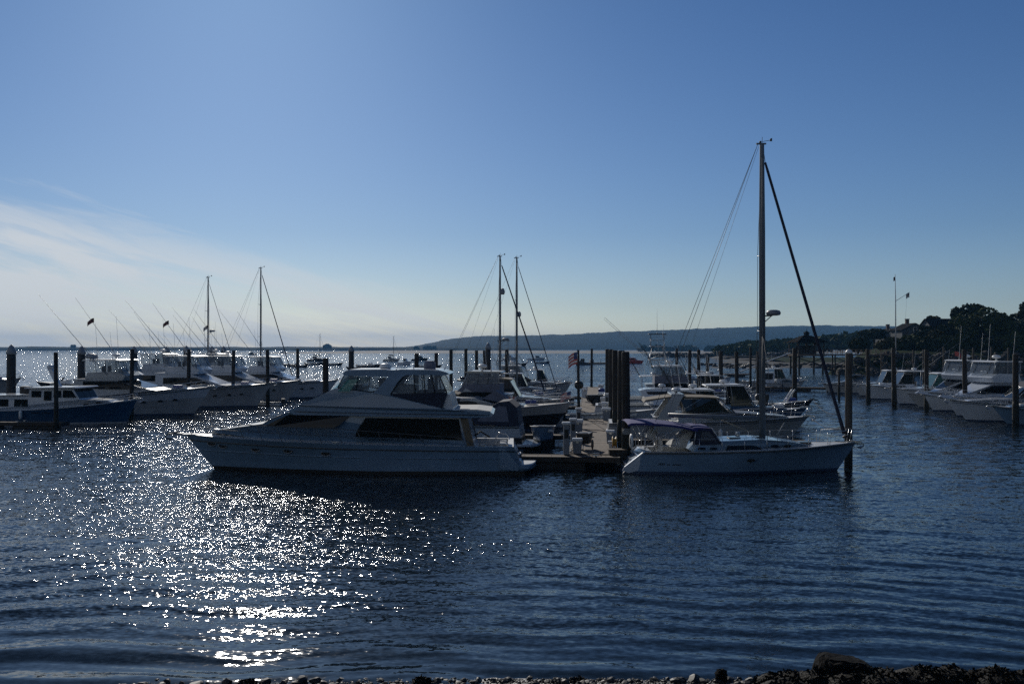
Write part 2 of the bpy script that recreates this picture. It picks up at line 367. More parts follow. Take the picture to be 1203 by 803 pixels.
# ================================================================ boat building
class Hull:
    def __init__(s, L, B, zs, zb, rake=1.0, tr=0.0, fine=2.2, stern=0.88, bwl=0.9, flare=1.5, mid=0.45, dip=1.7):
        s.L, s.B, s.zs, s.zb, s.rake, s.tr, s.fine, s.stern, s.bwl, s.flare, s.mid, s.dip = L, B, zs, zb, rake, tr, fine, stern, bwl, flare, mid, dip
    def sheer(s, t): return s.zs + (s.zb-s.zs)*max(t, 0)**s.dip
    def shape(s, t, p):
        if t < s.mid: return s.stern + (1-s.stern)*math.sin(pi/2*max(t, 0)/s.mid)
        return max(0.0, 1-((t-s.mid)/(1-s.mid))**p)
    def ends(s, lv): return -s.L/2 - s.tr*(1-lv), s.L/2 - s.rake*(1-lv)
    def half(s, t, lv):
        bs = s.B/2*s.shape(t, s.fine); bw = s.B/2*s.bwl*s.shape(t, s.fine*0.62)
        return bw + (bs-bw)*max(lv, 0)**s.flare
    def pt(s, t, lv, side=1, out=0.0, dz=0.0):
        a, b = s.ends(lv)
        return Vector((a+t*(b-a), side*(s.half(t, lv)+out), s.sheer(t)*lv+dz))
    def hb(s, x, lv=1.0):
        a, b = s.ends(lv); return s.half(min(max((x-a)/(b-a), 0), 1), lv)
    def zx(s, x): return s.sheer(min(max((x+s.L/2)/s.L, 0), 1))
    def build(s, root, mats, two_tone=None, stripe=None, boot=0.12, name='hull'):
        """mats: topside, antifoul, stripe, upper topside"""
        ts = [0, .06, .14, .24, .34, .44, .54, .62, .70, .77, .83, .88, .92, .95, .975, .99, 1.0]
        lv = sorted(set([.3, .5, .7, .85, 1.0] + ([two_tone] if two_tone else []) + (list(stripe) if stripe else [])))
        mb = MB(); rows = []
        for sd in (1, -1):
            rings = []
            for t in ts:
                z1 = s.sheer(t); b = boot/z1
                p = [s.pt(t, 0, sd)*1.0]
                k = p[0].copy(); k.y *= 0.75; k.z = -0.5; k.x -= (0.35 if t > .9 else 0)
                p = [k] + p + [s.pt(t, b, sd)] + [s.pt(t, l, sd) for l in lv]
                rings.append(p)
            n = len(rings[0])
            vs = [q for r in rings for q in r]
            for j in range(n-1):
                if j == 0: mi = 1
                elif j == 1: mi = 2
                else:
                    top = lv[j-2]; mi = 0
                    if two_tone and top > two_tone+1e-6: mi = 3
                    if stripe and abs(top-stripe[1]) < 1e-6: mi = 2
                mb.add(vs, [(i*n+j, i*n+j+1, (i+1)*n+j+1, (i+1)*n+j) for i in range(len(ts)-1)], mi, True)
            rows.append(rings[0])
        n = len(rows[0])
        for j in range(n-1):
            mi = 1 if j == 0 else (2 if j == 1 else (3 if two_tone and lv[j-2] > two_tone+1e-6 else 0))
            mb.add([rows[0][j], rows[0][j+1], rows[1][j+1], rows[1][j]], [(0,1,2,3)], mi)
        return mb.build(name, mats + [mats[0]]*(4-len(mats)), root)
    def deck(s, root, m, t0=0.3, floor=0.75, gun=0.2, dz=-0.01, camber=0.06):
        mb = MB(); N = 18
        ts = [t0 + (0.997-t0)*i/N for i in range(N+1)]
        vs = []
        for t in ts:
            a = s.pt(t, 1, 1, -0.005, dz); b = s.pt(t, 1, -1, -0.005, dz); c = (a+b)/2; c.z += camber*min(1, a.y)
            vs += [a, c, b]
        mb.add(vs, [(3*i, 3*i+1, 3*i+4, 3*i+3) for i in range(N)] + [(3*i+1, 3*i+2, 3*i+5, 3*i+4) for i in range(N)])
        if t0 > 0.01:
            tt = [t0*i/5 for i in range(6)]
            for sd in (1, -1):
                o = [s.pt(t, 1, sd, -0.005, dz) for t in tt]; i_ = [s.pt(t, 1, sd, -gun, dz) for t in tt]
                i_[0].x += gun
                f = [Vector((q.x, q.y, q.z-floor)) for q in i_]
                vs = o+i_+f
                mb.add(vs, [(k, k+1, 7+k, 6+k) for k in range(5)] + [(6+k, 7+k, 13+k, 12+k) for k in range(5)])
            a, b = s.pt(0, 1, 1, -gun, dz), s.pt(0, 1, -1, -gun, dz); a.x += gun; b.x += gun
            o1, o2 = s.pt(0, 1, 1, -0.005, dz), s.pt(0, 1, -1, -0.005, dz)
            e1, e2 = s.pt(t0, 1, 1, -gun, dz), s.pt(t0, 1, -1, -gun, dz)
            dn = Vector((0, 0, -floor))
            mb.add([a, b, o2, o1], [(0,1,2,3)]); mb.add([a, b, b+dn, a+dn], [(0,1,2,3)]); mb.add([e1, e2, e2+dn, e1+dn], [(0,1,2,3)])
            mb.add([a+dn, b+dn, e2+dn, e1+dn], [(0,1,2,3)])
        return mb.build('deck', m, root)
    def rail_strip(s, root, m, lv=0.97, r=0.045, name='rub_rail'):
        mb = MB(); ts = [0, .1, .2, .35, .5, .6, .7, .78, .85, .91, .955, .985, 1.0]
        path = [s.pt(t, lv, 1, 0.015) for t in ts] + [s.pt(t, lv, -1, 0.015) for t in reversed(ts[:-1])]
        mb.tube(path, r, 5)
        return mb.build(name, m, root)
    def bow_rail(s, root, t0=0.5, h=0.62, n=7, ext=0.35, r=0.016, inset=0.10, m='steel'):
        mb = MB()
        for sd in (1, -1):
            top = []
            for i in range(n+1):
                t = t0 + (0.985-t0)*i/n
                p = s.pt(t, 1, sd, -min(inset, s.half(t, 1)*0.5)); hh = h*(0.75+0.25*i/n)
                q = p + Vector((0.10, sd*0.03, hh)); top.append(q)
                mb.tube([p, q], r*0.8, 5)
            mb.tube([s.pt(t0-0.03, 1, sd, -inset)] + top + [Vector((s.L/2+ext, 0, s.zb+h))], r, 5)
            mb.tube([p + (q-p)*0.5 for p, q in ((s.pt(t0+(0.985-t0)*i/n, 1, sd, -min(inset, s.half(t0+(0.985-t0)*i/n, 1)*0.5)), top[i]) for i in range(n+1))], r*0.6, 4)
        return mb.build('bow_rail', m, root)

def side_panels(root, name, polys, wfun, m, t=0.03, out=0.012, sides=(1, -1)):
    """flat panes lying on the slanting side of a cabin; one object per pane"""
    for poly in polys:
        for sd in sides:
            mb = MB(); n = len(poly)
            a = [(x, sd*(wfun(x, z)+out), z) for x, z in poly]; b = [(x, sd*(wfun(x, z)+out-t), z) for x, z in poly]
            mb.loft([b, a], True, True); mb.build(name, m, root)
def front_panels(root, name, p0, p1, wfun, m, k=3, inset=0.06, t=0.03, gap=0.05, u0=0.1, u1=0.9):
    """k panes across the sloping front between profile points p0 (low) and p1 (high)"""
    p0, p1 = Vector((p0[0], 0, p0[1])), Vector((p1[0], 0, p1[1])); d = p1-p0
    nrm = Vector((-d.z, 0, d.x)); nrm.normalize()
    if nrm.x*d.x > 0 or (abs(d.x) < 1e-6 and nrm.x < 0): nrm = -nrm
    if nrm.z < 0: nrm = -nrm
    a, b = p0 + d*u0 + nrm*0.012, p0 + d*u1 + nrm*0.012
    wa, wb = wfun(a.x, a.z)-inset, wfun(b.x, b.z)-inset
    for i in range(k):
        y0, y1 = -1+2*i/k, -1+2*(i+1)/k
        g = gap/2/max(wa, .1)
        q = [Vector((a.x, (y0+g)*wa, a.z)), Vector((a.x, (y1-g)*wa, a.z)), Vector((b.x, (y1-g)*wb, b.z)), Vector((b.x, (y0+g)*wb, b.z))]
        mb = MB(); mb.plate(q, t); mb.build(name, m, root)

def antenna(root, p, h, lean=(0, 0), r=0.02, name='antenna', m='white_plastic'):
    mb = MB(); p = Vector(p); q = p + Vector((lean[0], lean[1], h))
    mb.lathe([(0.05, p.z), (0.05, p.z+0.08), (0.03, p.z+0.15)], (p.x, p.y, 0), 6)
    mb.tube([p, p+(q-p)*0.4, q], r, 5, r1=r*0.45); return mb.build(name, m, root)
def radar(root, p, r=0.32, h=0.26, m='white_plastic', name='radar_dome', stalk=0.25):
    mb = MB(); x, y, z = p
    mb.lathe([(0.09, z), (0.07, z+stalk)], (x, y, 0), 8)
    z += stalk
    mb.lathe([(r*0.7, z), (r, z+h*0.25), (r, z+h*0.55), (r*0.75, z+h*0.88), (r*0.3, z+h), (0, z+h)], (x, y, 0), 14)
    return mb.build(name, m, root)
def outboard(root, x, z, y=0, s=1.0, m='black'):
    mb = MB()
    mb.loft([[(x+a*s, y+b*s, z+c*s) for a, b in ((-.55,-.2),(.0,-.24),(.1,-.16),(.1,.16),(0,.24),(-.55,.2))] for c in (0.25, 0.3)] and
            [[(x+a*k*s, y+b*k*s, z+c*s) for a, b in ((-.55,-.18),(.0,-.22),(.1,-.14),(.1,.14),(0,.22),(-.55,.18))] for c, k in ((0.15,.85),(.3,1.0),(.55,.95),(.68,.7))], True, True, 0, False)
    mb.box(x-.22*s, x-.02*s, y-.07*s, y+.07*s, z-.75*s, z+.2*s)
    return mb.build('outboard_motor', m, root)
def flag(root, p, wd, ht, mats=('flag_red', 'flag_white', 'flag_blue'), droop=0.3, along=(-1, 0), name='flag', canton=True):
    """cloth with stripes and a blue canton, rippled"""
    mb = MB(); nx, nz = 8, 7; px, py, pz = p
    for i in range(nx):
        for j in range(nz):
            def q(a, b, off):
                u = a/nx; v = b/nz
                rip = 0.10*wd*math.sin(u*7+v*1.5)*u
                return (px+along[0]*u*wd - along[1]*rip, py+along[1]*u*wd + along[0]*rip + off, pz - v*ht - droop*wd*u*u)
            mi = 2 if (canton and i < 3 and j < 4) else (j % 2)
            mb.add([q(i,j,.006), q(i+1,j,.006), q(i+1,j+1,.006), q(i,j+1,.006)], [(0,1,2,3)], mi)
            mb.add([q(i,j,-.006), q(i+1,j,-.006), q(i+1,j+1,-.006), q(i,j+1,-.006)], [(0,3,2,1)], mi)
    return mb.build(name, list(mats), root)
def fender(root, x, y, z, h=0.55, r=0.12, m='white_plastic'):
    mb = MB(); mb.lathe([(0.03, z-h/2-.05), (r*.8, z-h/2), (r, z-h/2+.1), (r, z+h/2-.1), (r*.8, z+h/2), (0.03, z+h/2+.06)], (x, y, 0), 9)
    mb.tube([(x, y, z+h/2), (x, y*0.97, z+h/2+0.6)], 0.012, 4); return mb.build('fender', m, root)
def anchor(root, x, z, m='steel'):
    mb = MB(); mb.box(x-0.45, x+0.22, -0.10, 0.10, z, z+0.07)
    mb.tube([(x-.3, 0, z+.12), (x+.25, 0, z+.05), (x+.42, 0, z-.12)], 0.035, 6)
    mb.plate([(x+.42, 0, z-.15), (x+.20, .17, z-.28), (x+.05, 0, z-.22)], .03); mb.plate([(x+.42, 0, z-.15), (x+.20, -.17, z-.28), (x+.05, 0, z-.22)], .03)
    return mb.build('anchor', m, root)
def helm_seats(root, x, w, z, m='black', n=2):
    for i in range(n):
        y = (i-(n-1)/2)*w
        mb = MB(); mb.lathe([(.06, z), (.06, z+.4)], (x, y, 0), 6); mb.box(x-.25, x+.25, y-.26, y+.26, z+.4, z+.55, bev=.04); mb.box(x-.3, x-.16, y-.26, y+.26, z+.5, z+1.15, bev=.04)
        mb.build('helm_seat', m, root)
def lin(a, b, za, zb):
    return lambda z: a + (b-a)*(z-za)/(zb-za)

# ---------------------------------------------------------------- sportfisher with flybridge
def sportfisher(root, L, B, hm='gelcoat', zs=1.15, zb=2.2, house='gelcoat', tower=False, curtain='vinyl', skirt=None, outr=True, lean=0.42,
                top='white_plastic', upper=None, wedge=True, ants=2, bridge=1.0, windsh=False, ports=True, rods=0, dome=True, fl=None, fwd=0.0):
    h = Hull(L, B, zs, zb, rake=L*0.10, fine=2.1, flare=2.0)
    h.build(root, [hm, 'antifoul', 'stripe', upper or hm], two_tone=0.62 if upper else None)
    h.rail_strip(root, 'rubrail', 0.95, 0.04); h.deck(root, 'deck', 0.28)
    z0 = h.zx(0); before = set(root.children)
    w = lambda x, z: max(0.12, min(B*0.40 - (z-z0)*0.10, h.hb(x+fwd*L)-0.38))
    zt = z0+1.95*bridge
    prof = [(-.20*L, z0-.25), (-.20*L, zt), (.03*L, zt), (.20*L, z0+.62), (.235*L, z0+.50), (.36*L, h.zx(.36*L)+.16), (.385*L, h.zx(.385*L)-.02), (.1*L, z0-.25)]
    mb = MB(); mb.prism(prof, w); mb.build('deckhouse', house, root)
    if wedge:
        side_panels(root, 'side_window', [[(-.15*L, z0+.68), (-.15*L, z0+1.30), (.055*L, z0+1.30), (.155*L, z0+.62)]], w, 'dark_glass')
    if windsh: front_panels(root, 'windscreen', (.20*L, z0+.62), (.03*L, zt), w, 'dark_glass', 3, .12)
    if ports and not fwd:
        for x in (.17, .25, .32):
            for sd in (1, -1):
                xx = x*L; mb = MB(); lv = .62; yy = h.hb(xx, lv); zz = h.zx(xx)*lv
                mb.box(xx-.2, xx+.2, sd*(yy-.12), sd*(yy+.03), zz-.08, zz+.08, bev=.03); mb.build('porthole', 'dark_glass', root)
    # flying bridge
    wf = lambda x, z: max(.3, B*0.37 - max(0, x-0.0)*0.12)
    fz = zt+0.02
    mb = MB(); mb.prism([(-.21*L, fz), (-.21*L, fz+.12), (-.14*L, fz+.15), (-.13*L, fz+.72), (.035*L, fz+.78), (.075*L, fz+.42), (.06*L, fz)], wf); mb.build('flybridge', house, root)
    hz = fz+1.75
    if skirt:
        mb = MB(); mb.prism([(-.15*L, fz+.16), (-.15*L, fz+.9), (.05*L, fz+.9), (.09*L, fz+.34)], lambda x, z: wf(x, z)+.03); mb.build('bridge_cover', skirt, root)
    mb = MB(); wt = lambda x, z: B*0.36 - max(0, x)*0.10
    mb.prism([(-.16*L, hz), (-.155*L, hz+.10), (.02*L, hz+.13), (.045*L, hz+.05), (.045*L, hz)], wt); mb.build('hardtop', top, root)
    for x in (-.145, .03):
        for sd in (1, -1):
            mb = MB(); mb.tube([(x*L+(.03*L if x > 0 else 0), sd*(wf(x*L, 0)-.1), fz+.7), (x*L, sd*(wt(x*L, 0)-.08), hz+.02)], .035, 6); mb.build('top_post', 'alu', root)
    if curtain:
        for sd in (1, -1):
            mb = MB(); mb.plate([(-.14*L, sd*(wf(0, 0)-.06), fz+.74), (.06*L, sd*(wf(.06*L, 0)-.06), fz+.74), (.03*L, sd*(wt(.03*L, 0)-.06), hz-.01), (-.14*L, sd*(wt(0, 0)-.06), hz-.01)], .015); mb.build('side_curtain', curtain, root)
        mb = MB(); mb.plate([(.065*L, wf(.065*L, 0)-.08, fz+.74), (.065*L, -wf(.065*L, 0)+.08, fz+.74), (.033*L, -wt(.033*L, 0)+.08, hz-.01), (.033*L, wt(.033*L, 0)-.08, hz-.01)], .015); mb.build('front_curtain', curtain, root)
        for sd in (1, -1):      # black zips and seams of the curtain
            for xa_ in (-.09, -.035, .02):
                mb = MB(); mb.tube([(xa_*L+.01*L, sd*(wf(0, 0)-.045), fz+.74), (xa_*L, sd*(wt(0, 0)-.045), hz-.01)], .022, 4); mb.build('curtain_seam', 'rail_dark', root)
        for yy_ in (-.33, .33):
            mb = MB(); mb.tube([(.068*L, yy_*B*.6, fz+.74), (.036*L, yy_*B*.58, hz-.01)], .022, 4); mb.build('curtain_seam', 'rail_dark', root)
    helm_seats(root, -.07*L, 1.0, fz+.12); mb = MB(); mb.box(.0, .35, -.7, .7, fz+.15, fz+1.0, bev=.06); mb.build('helm_console', 'white_plastic', root)
    if dome: radar(root, (-.04*L, 0.3, hz+.10), .36, .28)
    for i in range(ants): antenna(root, (-.10*L+.3*i, (-1)**i*B*.3, hz+.08), 2.6+.7*i, (-.25, 0))
    if outr:
        for sd in (1, -1):
            mb = MB(); b0 = Vector((-.02*L, sd*B*.38, fz+.5)); tip = b0 + Vector((-lean*L*0.62, sd*1.0, L*0.42))
            mb.tube([b0, b0+(tip-b0)*.5, tip], .035, 5, r1=.012); mb.tube([b0+Vector((-.8, 0, 1.5)), b0+(tip-b0)*.35], .015, 4)
            mb.build('outrigger', 'alu', root)
    if fl:
        p0 = Vector((-.03*L, B*.36, fz+.6)); p = p0 + Vector((-lean*L*0.38, .7, L*0.30))
        flag(root, p, .62, .42, fl, .6)
    if tower:
        mb = MB(); base = [(-.19*L, 1), (-.05*L, 1), (-.05*L, -1), (-.19*L, -1)]; tz = hz+1.9
        topc = [(-.16*L, .45), (-.09*L, .45), (-.09*L, -.45), (-.16*L, -.45)]
        B0 = [Vector((x, y*B*.33, hz+.1)) for x, y in base]; T0 = [Vector((x, y, tz)) for x, y in topc]
        for a, b in zip(B0, T0): mb.tube([a, b], .038, 6)
        for f in (.3, .62, 1.0):
            ring = [a+(b-a)*f for a, b in zip(B0, T0)]; mb.tube(ring+[ring[0]], .028, 5)
        for i in range(4):
            r0 = B0[i]+(T0[i]-B0[i])*.3; r1 = B0[(i+1)%4]+(T0[(i+1)%4]-B0[(i+1)%4])*.62; mb.tube([r0, r1], .02, 4)
        mb.build('tuna_tower', 'alu', root)
        mb = MB(); mb.box(-.175*L, -.075*L, -.62, .62, tz, tz+.08, bev=.03)
        for x in (-.17*L, -.08*L):
            for y in (-.58, .58): mb.tube([(x, y, tz), (x, y, tz+.75)], .022, 5)
        mb.tube([(-.17*L, -.58, tz+.6), (-.08*L, -.58, tz+.6), (-.08*L, .58, tz+.6), (-.17*L, .58, tz+.6), (-.17*L, -.58, tz+.6)], .022, 5)
        mb.build('tower_basket', 'alu', root)
        mb = MB(); mb.box(-.185*L, -.065*L, -.7, .7, tz+1.15, tz+1.22, bev=.03)
        for x in (-.17*L, -.08*L):
            for y in (-.58, .58): mb.tube([(x, y, tz+.55), (x, y, tz+1.16)], .018, 5)
        mb.build('tower_sunshade', 'black', root)
        antenna(root, (-.125*L, 0, tz+1.2), 2.4)
    for i in range(rods):
        y = -B*.3 + B*.6*i/max(1, rods-1); mb = MB(); mb.tube([(-.155*L, y, hz-.2), (-.19*L, y*1.05, hz+1.1), (-.25*L, y*1.1, hz+2.3)], .016, 4, r1=.006); mb.build('fishing_rod', 'black', root)
    for ch in set(root.children)-before: ch.location.x += fwd*L
    h.bow_rail(root, .55, .6, 7, .2)
    anchor(root, L/2+.05, zb-.02)
    mb = MB(); mb.box(-.33*L, -.31*L+.3, -.3, .3, zs-.75, zs-.2, bev=.05); mb.box(-.34*L, -.335*L, -.3, .3, zs-.2, zs+.4, bev=.03); mb.build('fighting_chair', 'white_plastic', root)
    return h

# ---------------------------------------------------------------- express cruiser
def express(root, L, B, hm='gelcoat', zs=1.0, zb=1.55, low='antifoul', canvas='navy_canvas', hardtop=False, arch=True, platform=True, two=None, closed=True, stripe=(.80, .88), ch=1.75, ah=1.95, hth=1.0):
    h = Hull(L, B, zs, zb, rake=L*.11, tr=.25, fine=2.3, flare=1.7)
    h.build(root, [low if two else hm, 'antifoul', 'stripe', hm], two_tone=two, stripe=None if two else stripe)
    h.rail_strip(root, 'rubrail', .96, .04); h.deck(root, 'deck', .30, .6)
    z0 = h.zx(.05*L)
    w = lambda x, z: max(.1, min(B*.41-(z-z0)*.12, h.hb(x)-.3))
    mb = MB(); mb.prism([(-.16*L, z0-.2), (-.16*L, z0+.42), (.06*L, z0+.58), (.22*L, z0+.46), (.38*L, h.zx(.38*L)+.10), (.40*L, h.zx(.40*L)-.04), (.1*L, z0-.2)], w); mb.build('cabin_trunk', hm, root)
    side_panels(root, 'cabin_window', [[(-.02*L, z0+.18), (-.01*L, z0+.40), (.13*L, z0+.40), (.20*L, z0+.20)]], w, 'dark_glass')
    # wrap-round windscreen
    wz = z0+.55
    pr = lambda z: 0.9*(z-wz)
    wsh = lambda x, z: max(.3, B*.39 - .14*(z-wz) - max(0, x-.0)*.10)
    a = [(-.12*L, wz), (.12*L, wz)]; b = [(-.15*L, wz+.8), (.045*L, wz+.86)]
    if not hardtop:
        for sd in (1, -1):
            mb = MB(); mb.plate([(a[0][0], sd*wsh(*a[0]), a[0][1]), (a[1][0]-.4, sd*wsh(*a[1]), a[1][1]), (b[1][0]-.3, sd*wsh(*b[1]), b[1][1]), (b[0][0], sd*wsh(*b[0]), b[0][1])], .02); mb.build('windscreen_side', 'tint_glass', root)
        mb = MB(); mb.plate([(a[1][0], -.9*wsh(*a[1]), wz), (a[1][0], .9*wsh(*a[1]), wz), (b[1][0], .9*wsh(*b[1]), wz+.86), (b[1][0], -.9*wsh(*b[1]), wz+.86)], .02); mb.build('windscreen', 'tint_glass', root)
        mb = MB()
        mb.tube([(b[0][0], wsh(*b[0]), b[0][1]), (b[1][0]-.3, wsh(*b[1]), b[1][1]), (b[1][0], .85*wsh(*b[1]), wz+.88), (b[1][0], -.85*wsh(*b[1]), wz+.88), (b[1][0]-.3, -wsh(*b[1]), b[1][1]), (b[0][0], -wsh(*b[0]), b[0][1])], .03, 6)
        for sd in (1, -1): mb.tube([(a[1][0]-.2, sd*wsh(*a[1]), wz), (b[1][0]-.15, sd*wsh(*b[1]), wz+.87)], .03, 6)
        mb.build('windscreen_frame', 'steel', root)
    if arch and not hardtop:
        mb = MB()
        for sd in (1, -1): mb.plate([(-.27*L, sd*B*.42, z0+.1), (-.20*L, sd*B*.42, z0+.1), (-.135*L, sd*B*.37, z0+ah), (-.19*L, sd*B*.37, z0+ah)], .14)
        mb.box(-.195*L, -.13*L, -B*.38, B*.38, z0+ah-.05, z0+ah+.13, bev=.05)
        mb.build('radar_arch', hm, root); radar(root, (-.16*L, 0, z0+ah+.1), .3, .25, stalk=.1)
        antenna(root, (-.16*L, B*.3, z0+ah+.05), 2.4, (-.4, 0))
    if hardtop:
        ht = [(-.20*L, z0+.42), (-.24*L, z0+1.75*hth), (-.20*L, z0+2.0*hth), (.0*L, z0+2.02*hth), (.07*L, z0+1.86*hth), (.22*L, z0+.50)]
        wh = lambda x, z: max(.3, B*.40 - .16*max(0, z-z0-.5) - max(0, x)*.08)
        mb = MB(); mb.prism(ht, wh); mb.build('hardtop_cabin', hm, root)
        side_panels(root, 'side_window', [[(-.19*L, z0+.5+.45*hth), (-.20*L, z0+1.65*hth), (.03*L, z0+1.68*hth), (.14*L, z0+.5+.4*hth)]], wh, 'dark_glass')
        front_panels(root, 'windscreen', (.22*L, z0+.50), (.07*L, z0+1.86*hth), wh, 'dark_glass', 2, .10, u0=.12, u1=.85)
        radar(root, (-.10*L, 0, z0+2.0*hth), .32, .26, stalk=.12); antenna(root, (-.14*L, B*.25, z0+1.98*hth), 2.4, (-.4, 0))
    elif canvas:
        cz = z0+ch
        wc = lambda x, z: B*.38
        mb = MB(); mb.prism([(-.33*L, cz-.25), (-.32*L, cz-.10), (-.20*L, cz+.12), (-.02*L, cz+.10), (.045*L, wz+.90), (.035*L, wz+.84), (-.02*L, cz), (-.2*L, cz+.04), (-.31*L, cz-.18)], wc); mb.build('canvas_top', canvas, root)
        for sd in (1, -1):
            mb = MB(); mb.tube([(-.20*L, sd*B*.39, z0+.1), (-.21*L, sd*B*.385, cz+.05)], .02, 5); mb.tube([(-.24*L, sd*B*.39, z0+.1), (-.32*L, sd*B*.385, cz-.12)], .02, 5); mb.tube([(-.20*L, sd*B*.39, z0+.2), (-.04*L, sd*B*.385, cz+.05)], .02, 5)
            mb.build('canvas_frame', 'steel', root)
        if closed:
            for sd in (1, -1):
                mb = MB(); mb.plate([(-.40*L, sd*B*.395, z0+.02), (-.12*L, sd*B*.395, z0+.45), (-.14*L, sd*B*.385, cz-.02), (-.32*L, sd*B*.385, cz-.16)], .02); mb.build('canvas_side', canvas, root)
                for q in ([(-.355*L, .22), (-.27*L, .30), (-.27*L, ch-.5), (-.31*L, ch-.55)], [(-.25*L, .35), (-.15*L, .5), (-.165*L, ch-.35), (-.25*L, ch-.4)]):
                    mb = MB(); mb.plate([(x, sd*(B*.395+.012), z0+zz) for x, zz in q], .02); mb.build('clear_panel', 'vinyl_grey', root)
    if platform:
        mb = MB(); zz = .42; ring = []
        for k in range(13):
            a_ = -pi/2 + pi*k/12; ring.append((-L/2-.2-1.0*max(0, math.cos(a_))**.6, B*.42*math.sin(a_)))
        ring = [(-L/2+.1, -B*.42)] + ring + [(-L/2+.1, B*.42)]
        mb.loft([[(x, y, zz-.14) for x, y in ring], [(x*1.0, y, zz-.04) for x, y in ring], [(x+.03, y*.99, zz) for x, y in ring]], True, True); mb.build('swim_platform', 'gelcoat', root)
    h.bow_rail(root, .45, .55, 8, .15); anchor(root, L/2+.02, zb-.02)
    helm_seats(root, -.10*L, 1.1, z0+.0, 'white_canvas')
    mb = MB(); mb.box(-.42*L, -.36*L, -B*.34, B*.34, zs-.55, zs-.02, bev=.08); mb.build('cockpit_bench', 'white_canvas', root)
    return h

# ---------------------------------------------------------------- open / hardtop fishing boat with a small wheelhouse
def hardtop_boat(root, L, B, hm='gelcoat', zs=.85, zb=1.5, glass='tint_glass', roof='white_plastic', motors=1, outr=True, cab=True, upper=None, lean=.5, rods=4, bow=True):
    h = Hull(L, B, zs, zb, rake=L*.10, fine=2.1, flare=1.8)
    h.build(root, [hm, 'antifoul', 'stripe', upper or hm], two_tone=.6 if upper else None); h.rail_strip(root, 'rubrail', .97, .035); h.deck(root, 'deck', .42, .55)
    z0 = h.zx(.08*L); w = lambda x, z: max(.1, min(B*.36-(z-z0)*.06, h.hb(x)-.28))
    mb = MB(); mb.prism([(.0, z0-.35), (.0, z0+.5), (.14*L, z0+.52), (.30*L, z0+.38), (.37*L, h.zx(.37*L)+.05), (.1*L, z0-.35)], w); mb.build('cuddy_cabin', hm, root)
    side_panels(root, 'cabin_window', [[(.08*L, z0+.14), (.09*L, z0+.34), (.2*L, z0+.33), (.24*L, z0+.16)]], w, 'dark_glass')
    rz = z0+1.95
    mb = MB(); mb.prism([(-.16*L, rz-.02), (-.155*L, rz+.06), (.06*L, rz+.1), (.10*L, rz+.02), (.10*L, rz-.03)], lambda x, z: B*.36-max(0, x)*.1); mb.build('hardtop', roof, root)
    for x0_, x1_ in ((-.13, -.14), (.02, .0), (.155, .085)):
        for sd in (1, -1):
            mb = MB(); mb.tube([(x0_*L, sd*B*.34, z0+(.5 if x0_ > 0 else -.3)), (x1_*L, sd*B*.33, rz)], .03, 6); mb.build('top_post', 'alu', root)
    for sd in (1, -1):
        mb = MB(); mb.plate([(.0, sd*B*.345, z0+.5), (.14*L, sd*B*.33, z0+.52), (.08*L, sd*B*.325, rz-.04), (.0, sd*B*.335, rz-.04)], .015); mb.build('wheelhouse_side_glass', glass, root)
    mb = MB(); mb.plate([(.155*L, -B*.31, z0+.5), (.155*L, B*.31, z0+.5), (.088*L, B*.30, rz-.04), (.088*L, -B*.30, rz-.04)], .015); mb.build('windscreen', glass, root)
    helm_seats(root, -.02*L, .9, z0-.35, 'white_canvas'); radar(root, (-.03*L, .2, rz+.06), .3, .24, stalk=.1)
    antenna(root, (-.06*L, -B*.3, rz), 2.5, (-.3, 0)); antenna(root, (-.1*L, B*.28, rz), 2.2, (-.3, 0))
    if outr:
        for sd in (1, -1):
            mb = MB(); b0 = Vector((-.06*L, sd*B*.34, rz)); tip = b0 + Vector((-lean*L*.5, sd*.7, L*.36)); mb.tube([b0, tip], .028, 5, r1=.01); mb.build('outrigger', 'alu', root)
    for i in range(rods):
        y = -B*.3 + B*.6*i/max(1, rods-1); mb = MB(); mb.tube([(-.15*L, y, rz-.1), (-.2*L, y, rz+.9), (-.26*L, y, rz+1.9)], .014, 4, r1=.005); mb.build('fishing_rod', 'black', root)
    for i in range(motors): outboard(root, -L/2-.05, zs*.75, (i-(motors-1)/2)*.75, 1.0)
    if bow: h.bow_rail(root, .55, .5, 6, .1, .014)
    anchor(root, L/2, zb-.03)
    return h

# ---------------------------------------------------------------- small boats
def skiff(root, L, B, hm='gelcoat', zs=.45, zb=.75, console=False, motor=True, seats=True, seatm='white_plastic'):
    h = Hull(L, B, zs, zb, rake=L*.13, fine=2.0, bwl=.82); h.build(root, [hm, 'antifoul', 'stripe'], boot=.06)
    h.rail_strip(root, 'rubrail', .98, .03, 'gunwale'); h.deck(root, 'deck', .72, .32, .07, camber=.02)
    if seats:
        for x in (-.22, .08):
            mb = MB(); mb.box(x*L-.14, x*L+.14, -h.hb(x*L)+.1, h.hb(x*L)-.1, zs-.12, zs-.06, bev=.015); mb.build('thwart', seatm, root)
    if console:
        mb = MB(); mb.loft([[(x, y, z) for x, y in ((-.05*L, -.38), (.10*L, -.34), (.10*L, .34), (-.05*L, .38))] for z in (zs-.3, zs+.55)], True, True); mb.box(-.05*L, .0, -.36, .36, zs+.55, zs+.7); mb.build('console', 'white_plastic', root)
        mb = MB(); mb.plate([(.09*L, -.33, zs+.55), (.09*L, .33, zs+.55), (.05*L, .3, zs+1.0), (.05*L, -.3, zs+1.0)], .015); mb.build('windscreen', 'tint_glass', root)
    if motor: outboard(root, -L/2-.02, zs*.6, 0, .75)
    return h
